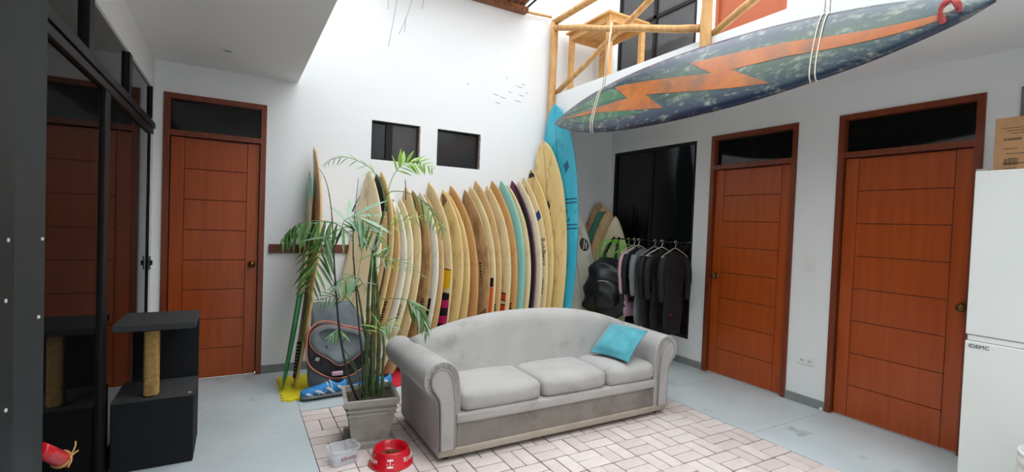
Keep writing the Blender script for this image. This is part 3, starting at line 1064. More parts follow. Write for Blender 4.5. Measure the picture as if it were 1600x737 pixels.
h.strokes('letter_mark', 0.50, 0.62, MT['ink'], o, 7, .06, .014)
h.decal('black_pad', [(0.405, -.6), (0.405, .9), (0.455, .9), (0.455, -.6)], COLS['black'], o)
h.decal('orange_pad', [(0.10, -.6), (0.10, .9), (0.402, .9), (0.402, -.6)], COLS['orange'], o)
o, h = BD['g']
h.strokes('letter_mark', 0.24, 0.72, MT['ink'], o, 5, .07, .013)
o, h = BD['h']
for (s0, s1, w0, w1) in ((.375, .345, .018, .024), (.295, .285, .016, .03)):
    h.decal('red_ray', [(s0-w0, .1), (s0+w0*.4, .1), (s1+w1*.5, .78), (s1-w1, .78)][0:4], COLS['rayred'], o)
    h.decal('ray_outline', [(s0+w0*.4, .1), (s0+w0*.4+.008, .1), (s1+w1*.5+.006, .8), (s1+w1*.5, .78)], COLS['black'], o, off=0.0018)
    h.decal('ray_outline', [(s0-w0-.008, .1), (s0-w0, .1), (s1-w1, .78), (s1-w1-.006, .8)], COLS['black'], o, off=0.0018)
h.decal('black_ray', [(.40, .1), (.41, .1), (.375, .7)], COLS['black'], o)
h.decal('red_ray', [(.22, .1), (.25, .1), (.26, .8), (.21, .8)], COLS['rayred'], o)
o, h = BD['i']
h.decal('red_mark', [(.88, .0), (.90, .25), (.865, .3), (.84, .1)], COLS['rayred'], o)
h.strokes('letter_mark', 0.24, 0.70, MT['ink'], o, 5, .08, .013)
o, h = BD['l']
h.decal('black_rail', [(0.05, .62), (0.5, .66), (0.97, .5), (0.97, .9), (0.5, .95), (0.05, .92)], COLS['black'], o)
o, h = BD['n']
h.decal('navy_patch', [(.765, .35), (.80, .92), (.755, .95), (.72, .42)], COLS['navy'], o)
h.decal('nose_scuff', [(.86, -.1), (.90, .4), (.95, .2), (.91, -.3)], COLS['brown'], o)
h.text('lettering', 'Rahlberg', 0.090, 0.560, 0.78, MT['ink'], o)
h.strokes('small_letter_mark', 0.33, 0.74, MT['inkgrey'], o, 7, .06, .013)
o, h = BD['o']
h.decal('dark_nose_tip', [(.955, -.8), (.955, .8), (.995, .8), (.995, -.8)], COLS['black'], o)
o, h = BD['p']
h.decal('black_diamond', [(.66, .05), (.685, .2), (.715, .08), (.685, -.05)], COLS['black'], o)
h.decal('small_square', [(.635, .08), (.635, .2), (.652, .2), (.652, .08)], COLS['brown'], o)
o, h = BD['q']
for s0 in (.485, .50, .588, .603):
    h.decal('dark_band', [(s0, -.9), (s0, .95), (s0+.006, .95), (s0+.006, -.9)], COLS['darkblue'], o)
for i in range(16):
    s0, u0 = random.uniform(.51, .57), random.uniform(-.2, .6)
    h.decal('pen_pattern', [(s0, u0), (s0+.012, u0+.06), (s0+.008, u0+.09), (s0-.003, u0+.03)], COLS['darkblue'], o)
h.decal('dark_logo', [(.745, .35), (.765, .6), (.735, .66), (.712, .45)], COLS['darkblue'], o)
h.decal('fine_line', [(.70, .0), (.70, .012), (.98, .02), (.98, .0)], COLS['darkblue'], o)

# two boards by the left door
gb, gh = put_board((0.588, 4.87, 1.878), (0.372, 4.40, 0.030), rad(-6), 'narrow green surfboard with a teal nose, leftmost of all the leaning boards', BM['green'], 0.46, 0.05, 0.05, TAB_S, 'surfboards leaning beside the left door')
for sd in (1, -1):
    gh.decal('peach_panel', [(.40, -.99), (.40, .99), (.85, .99), (.85, -.99)], BM['peach'], gb, side=sd)
    gh.decal('teal_panel', [(.85, -.99), (.85, .99), (.965, .99), (.965, -.99)], BM['mint'], gb, side=sd)
    gh.decal('white_tip', [(.965, -.97), (.965, .97), (.998, .97), (.998, -.97)], BM['white'], gb, side=sd)
tb_, th_ = put_board((0.622, 4.86, 2.105), (0.462, 4.41, 0.030), rad(1), 'tall tan surfboard right beside the narrow green board', BM['tan'], 0.50, 0.055, 0.07, TAB_S, 'surfboards leaning beside the left door')
tp = th_.decal('traction_pad', [(.03, -.75), (.03, .75), (.17, .8), (.17, -.8)], MT['dark'], tb_, off=0.004)
for i in range(9):
    s0 = 0.05+i*0.013
    th_.decal('tread', [(s0, -.55), (s0, .6), (s0+.005, .6), (s0+.005, -.55)], MT['decal'], tp, off=0.006)

# corner group behind the blue longboard
cw, ch = put_board((3.60, 4.90, 1.80), (3.69, 4.52, 0.016), rad(60), 'grey-white surfboard with a black circular logo beside the blue longboard', BM['white'], 0.44, 0.05, 0.06, TAB_S, 'surfboards in the dark back corner')
lg = ch.decal('circle_logo', [(.68+.045*math.cos(2*math.pi*i/20), .58+.28*math.sin(2*math.pi*i/20)) for i in range(20)], COLS['black'], cw)
ch.decal('logo_stroke', [(.65, .46), (.65, .52), (.715, .71), (.715, .64)], BM['white'], cw, off=0.002)
ch.decal('logo_stroke', [(.65, .62), (.65, .68), (.69, .78), (.695, .70)], BM['white'], cw, off=0.002)
ch.decal('oval_logo', [(.36+.022*math.cos(2*math.pi*i/16), .45+.17*math.sin(2*math.pi*i/16)) for i in range(16)], COLS['brown'], cw)
stringer(cw, ch)
CG = 'surfboards in the dark back corner'
c1, h1 = put_board((4.035, 4.84, 1.787), (3.88, 4.74, 0.016), rad(52), 'slim brown-tan surfboard, left of the green panelled one in the corner', BM['brown'], 0.44, 0.040, 0.03, TAB_S, CG)
c2, h2 = put_board((4.046, 4.76, 1.746), (3.90, 4.66, 0.016), rad(52), 'surfboard with a green panel near its nose in the corner', BM['tan'], 0.44, 0.040, 0.03, TAB_S, CG)
h2.decal('green_panel', [(.70, -.99), (.70, .99), (.95, .99), (.95, -.99)], COLS['greenlogo'], c2)
c3, h3 = put_board((4.056, 4.68, 1.689), (3.93, 4.58, 0.016), rad(52), 'tan surfboard, right of the green panelled one in the corner', BM['tan'], 0.44, 0.040, 0.03, TAB_S, CG)
c4, h4 = put_board((4.052, 4.545, 1.605), (3.965, 4.435, 0.016), rad(52), 'wide grimy white surfboard behind the green hoops in the corner', BM['pale'], 0.38, 0.040, 0.03, TAB_S, CG)

# ------------------------------------------------------------------ the hanging painted longboard
HK = 3.13/3.165                        # hung a little clear of the posts
HY0, HY1, HZ = 0.92*HK, 4.64*HK, CAM_H+(2.63-CAM_H)*HK
hh = Hull(HY1-HY0, 0.60*HK, 0.11, -0.03, TAB_G)
m_h = bpy.data.materials.new('blue_green_airbrushed_resin')
m_h.use_nodes = True
nt = m_h.node_tree
pb = nt.nodes['Principled BSDF']
pb.inputs['Roughness'].default_value = 0.3
pb.inputs['Coat Weight'].default_value = 0.3
tc = nt.nodes.new('ShaderNodeTexCoord')
sx = nt.nodes.new('ShaderNodeSeparateXYZ')
nt.links.new(tc.outputs['Object'], sx.inputs[0])
nz = nt.nodes.new('ShaderNodeTexNoise')
nz.inputs['Scale'].default_value = 5
nz.inputs['Detail'].default_value = 6
nt.links.new(tc.outputs['Object'], nz.inputs['Vector'])
ab = nt.nodes.new('ShaderNodeMath'); ab.operation = 'ABSOLUTE'
nt.links.new(sx.outputs['X'], ab.inputs[0])
ad = nt.nodes.new('ShaderNodeMath'); ad.operation = 'MULTIPLY_ADD'
nt.links.new(nz.outputs['Fac'], ad.inputs[0]); ad.inputs[1].default_value = 0.16
yc = nt.nodes.new('ShaderNodeMath'); yc.operation = 'MULTIPLY_ADD'
nt.links.new(sx.outputs['Y'], yc.inputs[0]); yc.inputs[1].default_value = 1/1.86; yc.inputs[2].default_value = -1.0
y4 = nt.nodes.new('ShaderNodeMath'); y4.operation = 'POWER'
yab = nt.nodes.new('ShaderNodeMath'); yab.operation = 'ABSOLUTE'
nt.links.new(yc.outputs[0], yab.inputs[0]); nt.links.new(yab.outputs[0], y4.inputs[0]); y4.inputs[1].default_value = 4.0
ysum = nt.nodes.new('ShaderNodeMath'); ysum.operation = 'MULTIPLY_ADD'
nt.links.new(y4.outputs[0], ysum.inputs[0]); ysum.inputs[1].default_value = 0.22
nt.links.new(ab.outputs[0], ysum.inputs[2])
nt.links.new(ysum.outputs[0], ad.inputs[2])
rp = nt.nodes.new('ShaderNodeValToRGB')
e = rp.color_ramp.elements
e[0].position = 0.16; e[0].color = lin((66, 86, 72))+(1,)
e[1].position = 0.335; e[1].color = lin((28, 40, 68))+(1,)
e2 = e.new(0.25); e2.color = lin((44, 66, 74))+(1,)
nt.links.new(ad.outputs[0], rp.inputs['Fac'])
n2 = nt.nodes.new('ShaderNodeTexNoise')
n2.inputs['Scale'].default_value = 9; n2.inputs['Detail'].default_value = 8; n2.inputs['Roughness'].default_value = 0.75
mp = nt.nodes.new('ShaderNodeMapping'); mp.inputs['Scale'].default_value = (2.0, 0.9, 1)
nt.links.new(tc.outputs['Object'], mp.inputs['Vector']); nt.links.new(mp.outputs['Vector'], n2.inputs['Vector'])
r2 = nt.nodes.new('ShaderNodeValToRGB')
r2.color_ramp.elements[0].position = 0.52; r2.color_ramp.elements[1].position = 0.74
nt.links.new(n2.outputs['Fac'], r2.inputs['Fac'])
mx = nt.nodes.new('ShaderNodeMix'); mx.data_type = 'RGBA'
sc_ = nt.nodes.new('ShaderNodeMath'); sc_.operation = 'MULTIPLY'; sc_.inputs[1].default_value = 0.75
nt.links.new(r2.outputs['Color'], sc_.inputs[0])
nt.links.new(sc_.outputs[0], mx.inputs['Factor'])
nt.links.new(rp.outputs['Color'], mx.inputs['A'])
mx.inputs['B'].default_value = lin((186, 192, 170))+(1,)
nt.links.new(mx.outputs['Result'], pb.inputs['Base Color'])

hb = link('hanging_surfboard', hh.mesh('hanging_surfboard', m_h, 48, 28))
# across = up and slightly inward, along = +y to the nose, bottom turned to the courtyard and a little down
TILT = rad(14)
ewv = Vector((math.sin(TILT), 0, math.cos(TILT)))      # width axis
elv = Vector((0, 1, 0))
nv = ewv.cross(elv)                                     # deck normal
hb.matrix_world = axes(ewv, elv, nv, (3.13, HY0, HZ))
tag(hb, 'huge blue-green painted surfboard with an orange lightning bolt hanging under the gallery', 'surfboard')
SIDE = 1 if nv.x < 0 else -1                            # the face turned to the courtyard
hm = hb.matrix_world.inverted()


def hsu(y, z):
    """courtyard-face coordinates of a point given by its y and its height"""
    y, z = y*HK, CAM_H+(z-CAM_H)*HK
    s = (y-HY0)/(HY1-HY0)
    return s, ((z-HZ)/math.cos(TILT))/hh.hw(max(0.01, min(0.99, s)))


bolt = [(4.56, 2.628), (3.78, 2.625), (3.364, 2.625), (3.608, 2.791), (2.47, 2.63), (2.708, 2.777), (1.885, 2.70), (1.10, 2.612), (1.09, 2.582), (1.88, 2.600), (2.298, 2.615), (1.981, 2.445), (3.141, 2.61), (2.893, 2.445), (3.78, 2.570)]
mb_ = material('scuffed_orange_paint', (168, 90, 36), (180, 104, 44), 5, 0.35, 0.05, c3=(132, 88, 58), scale3=6, lo3=0.46, hi3=0.66, coat=0.3)
hh.decal('lightning_bolt', [hsu(*p) for p in bolt], mb_, hb, side=SIDE, off=0.0025, cuts=7)
mg_ = material('faded_green_paint', (52, 98, 70), (62, 106, 76), 6, 0.35, c3=(120, 140, 110), scale3=7, coat=0.3)
hh.decal('green_panel', [hsu(*p) for p in ((4.40, 2.665), (3.80, 2.775), (3.62, 2.775), (3.42, 2.65), (3.80, 2.650))], mg_, hb, side=SIDE, off=0.0018, cuts=6)
hh.decal('green_panel', [hsu(*p) for p in ((4.35, 2.60), (3.60, 2.555), (3.10, 2.45), (3.5, 2.47), (4.0, 2.51))], mg_, hb, side=SIDE, off=0.0018, cuts=6)
# plug at the tail with a rag tied through it
pl_ = hh.decal('leash_plug', [(0.044+.008*math.cos(2*math.pi*i/14), .0+.25*math.sin(2*math.pi*i/14)) for i in range(14)], MT['cement'], hb, side=SIDE, off=0.003)
t = MB()
pts = spline([hm @ Vector(p) for p in ((3.072, 1.085, 2.555), (3.042, 1.09, 2.59), (3.036, 1.078, 2.63), (3.042, 1.05, 2.645), (3.046, 1.025, 2.62), (3.062, 1.02, 2.585))], 5)
t.tube(pts, [0.013+0.003*math.sin(i*0.7) for i in range(len(pts))], 8)
me = bpy.data.meshes.new('tied_rag')
me.from_pydata([tuple(v) for v in t.v], [], t.f)
for f in me.polygons:
    f.use_smooth = True
rg = link('tied_rag', me, MT['rag'], hb)
rg['label'] = 'faded red rag tied at the tail'

# cords that hold it: two strands each, round the board and up over the railing
for (y, ztop, xtop, lab) in ((3.80, 3.50, 3.235, 'cream cord loop holding the nose end of the hanging surfboard'), (1.70, 3.89, 3.25, 'cream cord loop holding the tail end of the hanging surfboard')):
    cl = thing('rope_sling', lab, 'rope', (3.2, y, 2.3), 'cords holding the hanging surfboard')
    for dy in (-0.016, 0.016):
        s = (y+dy-HY0)/(HY1-HY0)
        loop = []
        for i in range(25):
            a = math.pi*i/24
            u = math.cos(a)
            q = hh.pt(s, max(-1, min(1, u)), SIDE, 0.005)
            if i in (0, 24):
                q.x += math.copysign(0.006, u)
            loop.append(hb.matrix_world @ q)
        back = []
        for i in range(1, 24):
            a = math.pi*i/24
            q = hh.pt(s, -math.cos(a), -SIDE, 0.005)
            back.append(hb.matrix_world @ q)
        top = Vector((xtop-0.03, y+dy*0.3-(0.03 if y > 3 else 0), ztop))
        t = MB()
        t.tube(loop+back, 0.0042, 6, closed=True)
        t.tube([loop[0], loop[0].lerp(top, 0.5), top, top+Vector((0.05, 0, 0.03))], 0.0042, 6)
        t.build('cord_strand', MT['string'], cl, smooth=True)

# ------------------------------------------------------------------ sofa
sf = thing('sofa', 'grey velvet three-seat sofa with rolled arms and arched back', 'sofa', (2.05, 3.08, 0))
SY0, SY1 = 2.70, 3.46
# seat base and front apron
b = MB()
b.rbox((2.055, 3.05, 0.185), (0.86, 0.335, 0.115), 0.03, 8)
b.build('seat_base', MT['sofa'], sf, smooth=True)
b = MB()
b.rbox((2.045, 2.735, 0.15), (0.845, 0.035, 0.085), 0.014, 8)
b.build('front_apron', MT['sofa_low'], sf, smooth=True)
b = MB()
b.rbox((2.045, 2.727, 0.258), (0.845, 0.045, 0.035), 0.02, 8)
b.build('seat_lip', MT['sofa'], sf, smooth=True)
b = MB()
b.rbox((2.045, 2.715, 0.055), (0.955, 0.025, 0.024), 0.010, 6)
b.build('base_strip', MT['sofa_base'], sf, smooth=True)
for x in (1.16, 2.95):
    for y in (2.76, 3.38):
        b = MB()
        b.lathe([(0.022, 0.0), (0.028, 0.045), (0.028, 0.08)], (x, y, 0), 12)
        b.build('foot', MT['dark'], sf)


def arm(mirror):
    cx = 2.05

    def X(x):
        return 2*cx+0.005-x if mirror else x
    prof = [(1.090, 0.035), (1.086, 0.16), (1.080, 0.28), (1.068, 0.37), (1.035, 0.415), (0.998, 0.455), (0.985, 0.51), (1.000, 0.570), (1.050, 0.612), (1.110, 0.622), (1.165, 0.600), (1.202, 0.550), (1.220, 0.470), (1.228, 0.36), (1.228, 0.20), (1.226, 0.035)]
    P2 = spline([Vector((x, z, 0)) for x, z in prof], 3, closed=False)
    cen = Vector((1.12, 0.40, 0))
    rings = []
    for (y, sc, sh) in ((2.706, 0.93, 0), (2.700, 0.965, 0), (2.706, 0.99, 0), (2.722, 1.0, 0), (2.80, 1.0, -0.004), (2.95, 1.0, -0.012), (3.12, 1.0, -0.020), (3.28, 1.0, -0.028), (3.40, 1.0, -0.034), (3.445, 0.985, -0.036), (3.462, 0.94, -0.037), (3.466, 0.85, -0.037)):
        ring = []
        for p in P2:
            q = cen+(p-cen)*sc
            roll = max(0, (q.y-0.36)/0.26)
            z = max(0.035, q.y)
            ring.append(Vector((X(q.x+sh*roll*1.3), y, z)))
        rings.append(ring)
    b = MB()
    b.loft(rings)
    a = b.build('arm', MT['sofa'], sf, smooth=True)
    # flat scroll-shaped front panel with piping
    pan = [(1.100, 0.078), (1.098, 0.20), (1.094, 0.31), (1.085, 0.39), (1.058, 0.435), (1.034, 0.475), (1.030, 0.520), (1.050, 0.560), (1.090, 0.578), (1.130, 0.560), (1.158, 0.515), (1.172, 0.44), (1.182, 0.34), (1.186, 0.20), (1.188, 0.078)]
    Q = spline([Vector((x, z, 0)) for x, z in pan], 3)
    b = MB()
    b.prism([(X(p.x), 2.686, p.y) for p in Q], (0, 0.02, 0))
    pnl = b.build('arm_panel', MT['sofa'], sf)
    b = MB()
    b.tube([(X(p.x), 2.688, p.y) for p in Q], 0.006, 7)
    b.build('piping', MT['sofa_dark'], pnl, smooth=True)
    # gathered pleats where the roll meets the panel
    for i in range(7):
        ang = rad(-20+i*28)
        x0, z0 = 1.10+0.078*math.cos(rad(200)-ang), 0.50+0.088*math.sin(rad(200)-ang)
        x1, z1 = 1.10+0.108*math.cos(rad(200)-ang), 0.505+0.112*math.sin(rad(200)-ang)
        b = MB()
        b.tube([(X(x0), 2.700, z0), (X((x0+x1)/2), 2.704, (z0+z1)/2), (X(x1), 2.735, z1)], [0.002, 0.005, 0.001], 6)
        b.build('pleat', MT['sofa'], a, smooth=True)


arm(False)
arm(True)
# arched back
NX = 40
rings = []
for i in range(NX+1):
    t = i/NX
    x = 1.085+t*(2.995-1.085)
    u = 2*t-1
    top = 0.640+0.158*(1-abs(u)**2.3)
    k = 1-abs(u)**8*0.12
    prof = [(3.02, 0.20), (3.055, 0.36), (3.095, 0.50), (3.130, top-0.14), (3.155, top-0.055), (3.195, top-0.010), (3.24, top), (3.30, top-0.012), (3.36, top-0.06), (3.41, top-0.16), (3.45, 0.34), (3.455, 0.06)]
    Q = spline([Vector((y, z, 0)) for y, z in prof], 3)
    rings.append([Vector((x, 3.25+(p.x-3.25)*k, p.y)) for p in Q])
b = MB()
b.loft(rings)
b.build('backrest', MT['sofa'], sf, smooth=True)
# piping along the top edge of the back
pts = []
for i in range(NX+1):
    t = i/NX
    u = 2*t-1
    top = 0.640+0.158*(1-abs(u)**2.3)
    pts.append((1.085+t*1.91, 3.335, top-0.028))
b = MB()
b.tube(pts, 0.005, 6)
b.build('back_piping', MT['sofa_dark'], sf, smooth=True)
for (x0, x1, tz) in ((1.235, 1.822, 0.352), (1.832, 2.388, 0.356), (2.398, 2.878, 0.352)):
    b = MB()
    hw_ = (x1-x0)/2
    b.rbox(((x0+x1)/2, 2.905, tz), (hw_, 0.215, 0.068), 0.052, 12, bulge=(0.004, 0.012, 0.024))
    cu = b.build('seat_cushion', MT['sofa'], sf, smooth=True)
    for zz in (0.018, -0.022):
        b = MB()
        n = 24
        b.tube([((x0+x1)/2+math.copysign(abs(math.cos(2*math.pi*i/n))**0.35, math.cos(2*math.pi*i/n))*(hw_-0.004), 2.905+math.copysign(abs(math.sin(2*math.pi*i/n))**0.35, math.sin(2*math.pi*i/n))*0.212, tz+zz) for i in range(n)], 0.004, 6, closed=True)
        b.build('cushion_piping', MT['sofa_dark'], cu, smooth=True)
    # short gathers at the front corners
    for sx_ in (-1, 1):
        for i in range(4):
            xx = (x0+x1)/2+sx_*(hw_-0.008-0.002*i)
            b = MB()
            zz = tz-0.03+i*0.02
            b.tube([(xx-sx_*0.006, 2.700+0.008*i, zz), (xx-sx_*0.03, 2.690, zz+0.004), (xx-sx_*0.05, 2.688, zz+0.004)], [0.002, 0.004, 0.001], 5)
            b.build('gather', MT['sofa'], cu, smooth=True)

# turquoise scatter cushion
tcush = thing('scatter_cushion', 'turquoise velvet scatter cushion leaning in the right corner of the sofa', 'cushion', (2.72, 2.98, 0.43))
n = 14
vs, fs = [], []
S = 0.172
for side in (1, -1):
    for i in range(n+1):
        for j in range(n+1):
            u, v = i/n*2-1, j/n*2-1
            pin = 1-0.09*(1-abs(u)**2)*abs(v)**3
            pin2 = 1-0.09*(1-abs(v)**2)*abs(u)**3
            z = side*0.075*((1-u**2)*(1-v**2))**0.42
            vs.append(Vector((u*S*pin2, v*S*pin, z)))
N1 = (n+1)*(n+1)
for sd in range(2):
    for i in range(n):
        for j in range(n):
            a = sd*N1+i*(n+1)+j
            q = (a, a+1, a+n+2, a+n+1)
            fs.append(q if sd else q[::-1])
# its plane leans back: bottom edge on the seat, corner raised
cx_ = Vector((0.091, -0.32, -0.004)).normalized()
cy_ = Vector((0.259, 0.07, 0.19)).normalized()
cz_ = cx_.cross(cy_).normalized()
cy_ = cz_.cross(cx_).normalized()
mm = axes(cx_, cy_, cz_, (2.682, 2.905, 0.557))
me_vs = [mm @ v for v in vs]
cob = mesh('cushion_cover', me_vs, fs, MT['teal'], tcush, smooth=True)
bm = bmesh.new(); bm.from_mesh(cob.data); bmesh.ops.remove_doubles(bm, verts=bm.verts, dist=0.0005); bm.to_mesh(cob.data); bm.free()
b = MB()
ed = []
for k in range(4*n):
    e_, q = divmod(k, n)
    w_ = q/n*2-1
    u, v = ((w_, -1), (1, w_), (-w_, 1), (-1, -w_))[e_]
    pin = 1-0.09*(1-abs(u)**2)*abs(v)**3
    pin2 = 1-0.09*(1-abs(v)**2)*abs(u)**3
    ed.append(mm @ Vector((u*S*pin2, v*S*pin, 0)))
b.tube(ed, 0.004, 6, closed=True)
b.build('seam', MT['teal'], tcush, smooth=True)

# ------------------------------------------------------------------ planter and palm
PC = Vector((0.80, 3.225, 0))
PR = rad(-7)


def sq(h, z, r=0.0):
    out = []
    for (x, y) in ((-h, -h), (h, -h), (h, h), (-h, h)):
        c, s = math.cos(PR), math.sin(PR)
        out.append(Vector((PC.x+x*c-y*s, PC.y+x*s+y*c, z)))
    return out


pot = thing('planter', 'square weathered cement planter holding the palm beside the sofa', 'planter', tuple(PC))
b = MB()
b.loft([sq(0.150, 0.0), sq(0.150, 0.030), sq(0.143, 0.036)])
b.build('plinth', MT['cement'], pot)
b = MB()
b.loft([sq(0.118, 0.036), sq(0.126, 0.10), sq(0.142, 0.205), sq(0.152, 0.209), sq(0.153, 0.219), sq(0.143, 0.223), sq(0.144, 0.235), sq(0.156, 0.239), sq(0.157, 0.250), sq(0.146, 0.254), sq(0.148, 0.266), sq(0.166, 0.274), sq(0.172, 0.312), sq(0.150, 0.314), sq(0.142, 0.27)], cap=True)
b.build('pot_body', MT['cement'], pot)
b = MB()
n = 12
h_ = 0.1425
vs, fs = [], []
for i in range(n+1):
    for j in range(n+1):
        x, y = (i/n*2-1)*h_, (j/n*2-1)*h_
        c, s = math.cos(PR), math.sin(PR)
        vs.append((PC.x+x*c-y*s, PC.y+x*s+y*c, 0.282+random.uniform(-.008, .008)))
for i in range(n):
    for j in range(n):
        a = i*(n+1)+j
        fs.append((a, a+1, a+n+2, a+n+1))
b.add(vs, fs)
b.build('soil', MT['soil'], pot, smooth=True)

palm = thing('palm_plant', 'slender bamboo palm with drooping fronds growing in the cement planter', 'plant', (PC.x, PC.y, 0.282))


def leaflet_mesh(name, mat, w=0.052):
    prof = [(0.0, 0.25), (0.12, 0.7), (0.35, 1.0), (0.6, 0.85), (0.82, 0.45), (1.0, 0.02)]
    vs, fs = [], []
    for t, k in prof:
        d = -0.16*t*t
        vs += [(-w*k, t, d+0.018*k), (0, t, d), (w*k, t, d+0.018*k)]
    for i in range(len(prof)-1):
        a = i*3
        fs += [(a, a+1, a+4, a+3), (a+1, a+2, a+5, a+4)]
    me = bpy.data.meshes.new(name)
    me.from_pydata(vs, [], fs)
    for p in me.polygons:
        p.use_smooth = True
    me.materials.append(mat)
    return me


LM = [leaflet_mesh('leaflet_%d' % i, m) for i, m in enumerate(LEAF)]
LMW = leaflet_mesh('leaflet_wide', LEAF[3], 0.11)


def cane(pts, r0, r1, mat, name='cane'):
    P = spline(pts, 8)
    b = MB()
    n_ = len(P)
    rs = [(r0+(r1-r0)*i/(n_-1))*(1.16 if i % 6 == 0 else 1) for i in range(n_)]
    b.tube(P, rs, 8)
    return b.build(name, mat, palm, smooth=True)


def px3(lst):
    return [at(*p) for p in lst]


# canes (pixel x, pixel y, depth)
base = lambda x, y: Vector((PC.x+x, PC.y+y, 0.27))
cane([base(.02, .0), at(583, 520, 3.22), at(584, 430, 3.22), at(588, 380, 3.22), at(600, 330, 3.2)], .016, .007, MT['cane_green'])
cane([base(-.02, .03), at(574, 520, 3.26), at(576, 450, 3.26), at(583, 390, 3.25)], .014, .007, MT['cane_green'])
cane([base(.05, .02), at(592, 530, 3.2), at(590, 460, 3.2), at(586, 410, 3.2)], .014, .007, MT['cane_green'])
cane([base(-.05, -.01), at(566, 560, 3.2), at(560, 500, 3.2), at(552, 400, 3.2)], .008, .004, MT['cane_dark'])
cane([base(-.08, -.03), at(545, 590, 3.15), at(531, 520, 3.15), at(524, 440, 3.15), at(521, 385, 3.15)], .009, .004, MT['cane_dark'])
cane([base(.0, .06), at(580, 560, 3.3), at(570, 520, 3.3), at(562, 470, 3.3), at(556, 440, 3.3)], .011, .005, MT['cane_green'])
cane([base(.07, -.04), at(598, 580, 3.18), at(600, 540, 3.16), at(596, 512, 3.14)], .011, .005, MT['cane_green'])
cane([base(-.06, .06), at(562, 590, 3.3), at(548, 560, 3.3), at(535, 540, 3.3), at(545, 520, 3.3)], .005, .003, MT['cane_green'])
cane([base(-.03, -.05), at(560, 600, 3.12), at(553, 575, 3.08), at(540, 560, 3.06)], .004, .002, MT['cane_green'], 'shoot')
# spear leaves
cane([at(521, 390, 3.15), at(518, 330, 3.17), at(510, 285, 3.2), at(498, 262, 3.22)], .004, .0012, MT['cane_dark'], 'spear_leaf')
cane([at(552, 405, 3.2), at(552, 360, 3.2), at(556, 318, 3.2), at(560, 278, 3.2)], .004, .0012, MT['cane_dark'], 'spear_leaf')
cane([at(551, 330, 3.2), at(556, 318, 3.19), at(563, 305, 3.18)], .006, .001, MT['cane_green'], 'spear_leaf')
cane([at(634, 312, 3.2), at(634, 296, 3.2), at(633, 280, 3.2)], .004, .002, MT['cane_dark'], 'spear_leaf')

NLEAF = 0


def frond(pts, n, length, mats, spread=0.8, fwd=0.55, droop=0.35, start=0.2, r=0.0035, sides=(1, -1), wide=False, taper=0.55):
    """arching rachis with leaflets on both sides; every leaflet an object of its own"""
    global NLEAF
    P = spline(px3(pts), 10)
    b = MB()
    k = len(P)
    b.tube(P, [r*(1-0.7*i/(k-1)) for i in range(k)], 6)
    fr = b.build('frond', LEAF[mats[0]], palm, smooth=True)
    og = origin(fr)
    for i in range(n):
        t = start+(1-start)*(i+0.5)/n
        q = t*(k-1)
        i0 = min(int(q), k-2)
        p = P[i0].lerp(P[i0+1], q-i0)
        tg = (P[min(i0+2, k-1)]-P[max(i0-1, 0)]).normalized()
        view = (p-EYE).normalized()
        side = tg.cross(Vector((0.35, 0.85, -0.25)))
        if side.length < 0.1:
            side = tg.orthogonal()
        side.normalize()
        for sg in sides:
            ln = length*(1-taper*abs(2*t-0.85)**1.6)*random.uniform(0.85, 1.12)
            d = (tg*fwd+side*sg*spread+Vector((random.uniform(-.12, .12), random.uniform(-.3, .3), -droop+random.uniform(-.1, .1)))).normalized()
            zz = Vector((random.uniform(-.3, .3), -0.6, 0.8))
            zz = (zz-d*zz.dot(d)).normalized()
            xx = d.cross(zz)
            me = LMW if wide else LM[random.choice(mats)]
            o = link('leaflet', me, None, fr)
            o.matrix_local = axes(xx*ln, d*ln, zz*ln, p-og)
            NLEAF += 1


# big drooping frond on the left (hanging leaflets)
frond([(552, 372, 3.12), (530, 352, 3.10), (505, 345, 3.06), (478, 346, 3.04), (456, 356, 3.02), (440, 374, 3.0)], 12, 0.22, (0, 0, 1), spread=0.35, fwd=0.25, droop=1.0, start=0.12, sides=(1, -1))
frond([(521, 372, 3.12), (508, 372, 3.02), (499, 395, 2.98), (492, 425, 2.96), (481, 455, 2.95)], 11, 0.22, (0, 1), spread=0.8, fwd=0.75, droop=0.25, start=0.1)
frond([(553, 380, 3.2), (535, 352, 3.2), (553, 338, 3.18), (575, 350, 3.15), (592, 378, 3.12)], 14, 0.25, (2, 2, 1), spread=0.75, fwd=0.5, droop=0.6, start=0.12)
frond([(600, 335, 3.2), (606, 300, 3.2), (616, 272, 3.18), (633, 255, 3.15), (655, 254, 3.12), (676, 264, 3.1)], 10, 0.125, (3, 3, 1), spread=0.75, fwd=0.7, droop=0.2, start=0.42, wide=True)
frond([(602, 325, 3.2), (596, 290, 3.22), (578, 262, 3.24), (545, 246, 3.26), (522, 248, 3.27), (506, 258, 3.28)], 8, 0.085, (1, 2, 3), spread=0.5, fwd=0.8, droop=0.4, start=0.3)
frond([(601, 312, 3.2), (612, 299, 3.18), (640, 302, 3.14), (664, 318, 3.1), (684, 348, 3.07), (692, 368, 3.05)], 11, 0.135, (1, 3, 0), spread=0.55, fwd=0.65, droop=0.5, start=0.4)
frond([(590, 390, 3.2), (603, 358, 3.18), (630, 344, 3.14), (660, 342, 3.1), (678, 354, 3.08)], 9, 0.10, (3, 1), spread=0.7, fwd=0.6, droop=0.3, start=0.3)
frond([(586, 468, 3.2), (615, 466, 3.12), (640, 470, 3.04), (657, 488, 3.0), (667, 522, 2.98)], 11, 0.19, (1, 0, 2), spread=0.4, fwd=0.8, droop=0.55, start=0.42)
frond([(572, 452, 3.25), (562, 436, 3.2), (548, 432, 3.16), (534, 440, 3.13), (524, 452, 3.1)], 9, 0.16, (2, 2, 1), spread=0.6, fwd=0.5, droop=0.65, start=0.1)
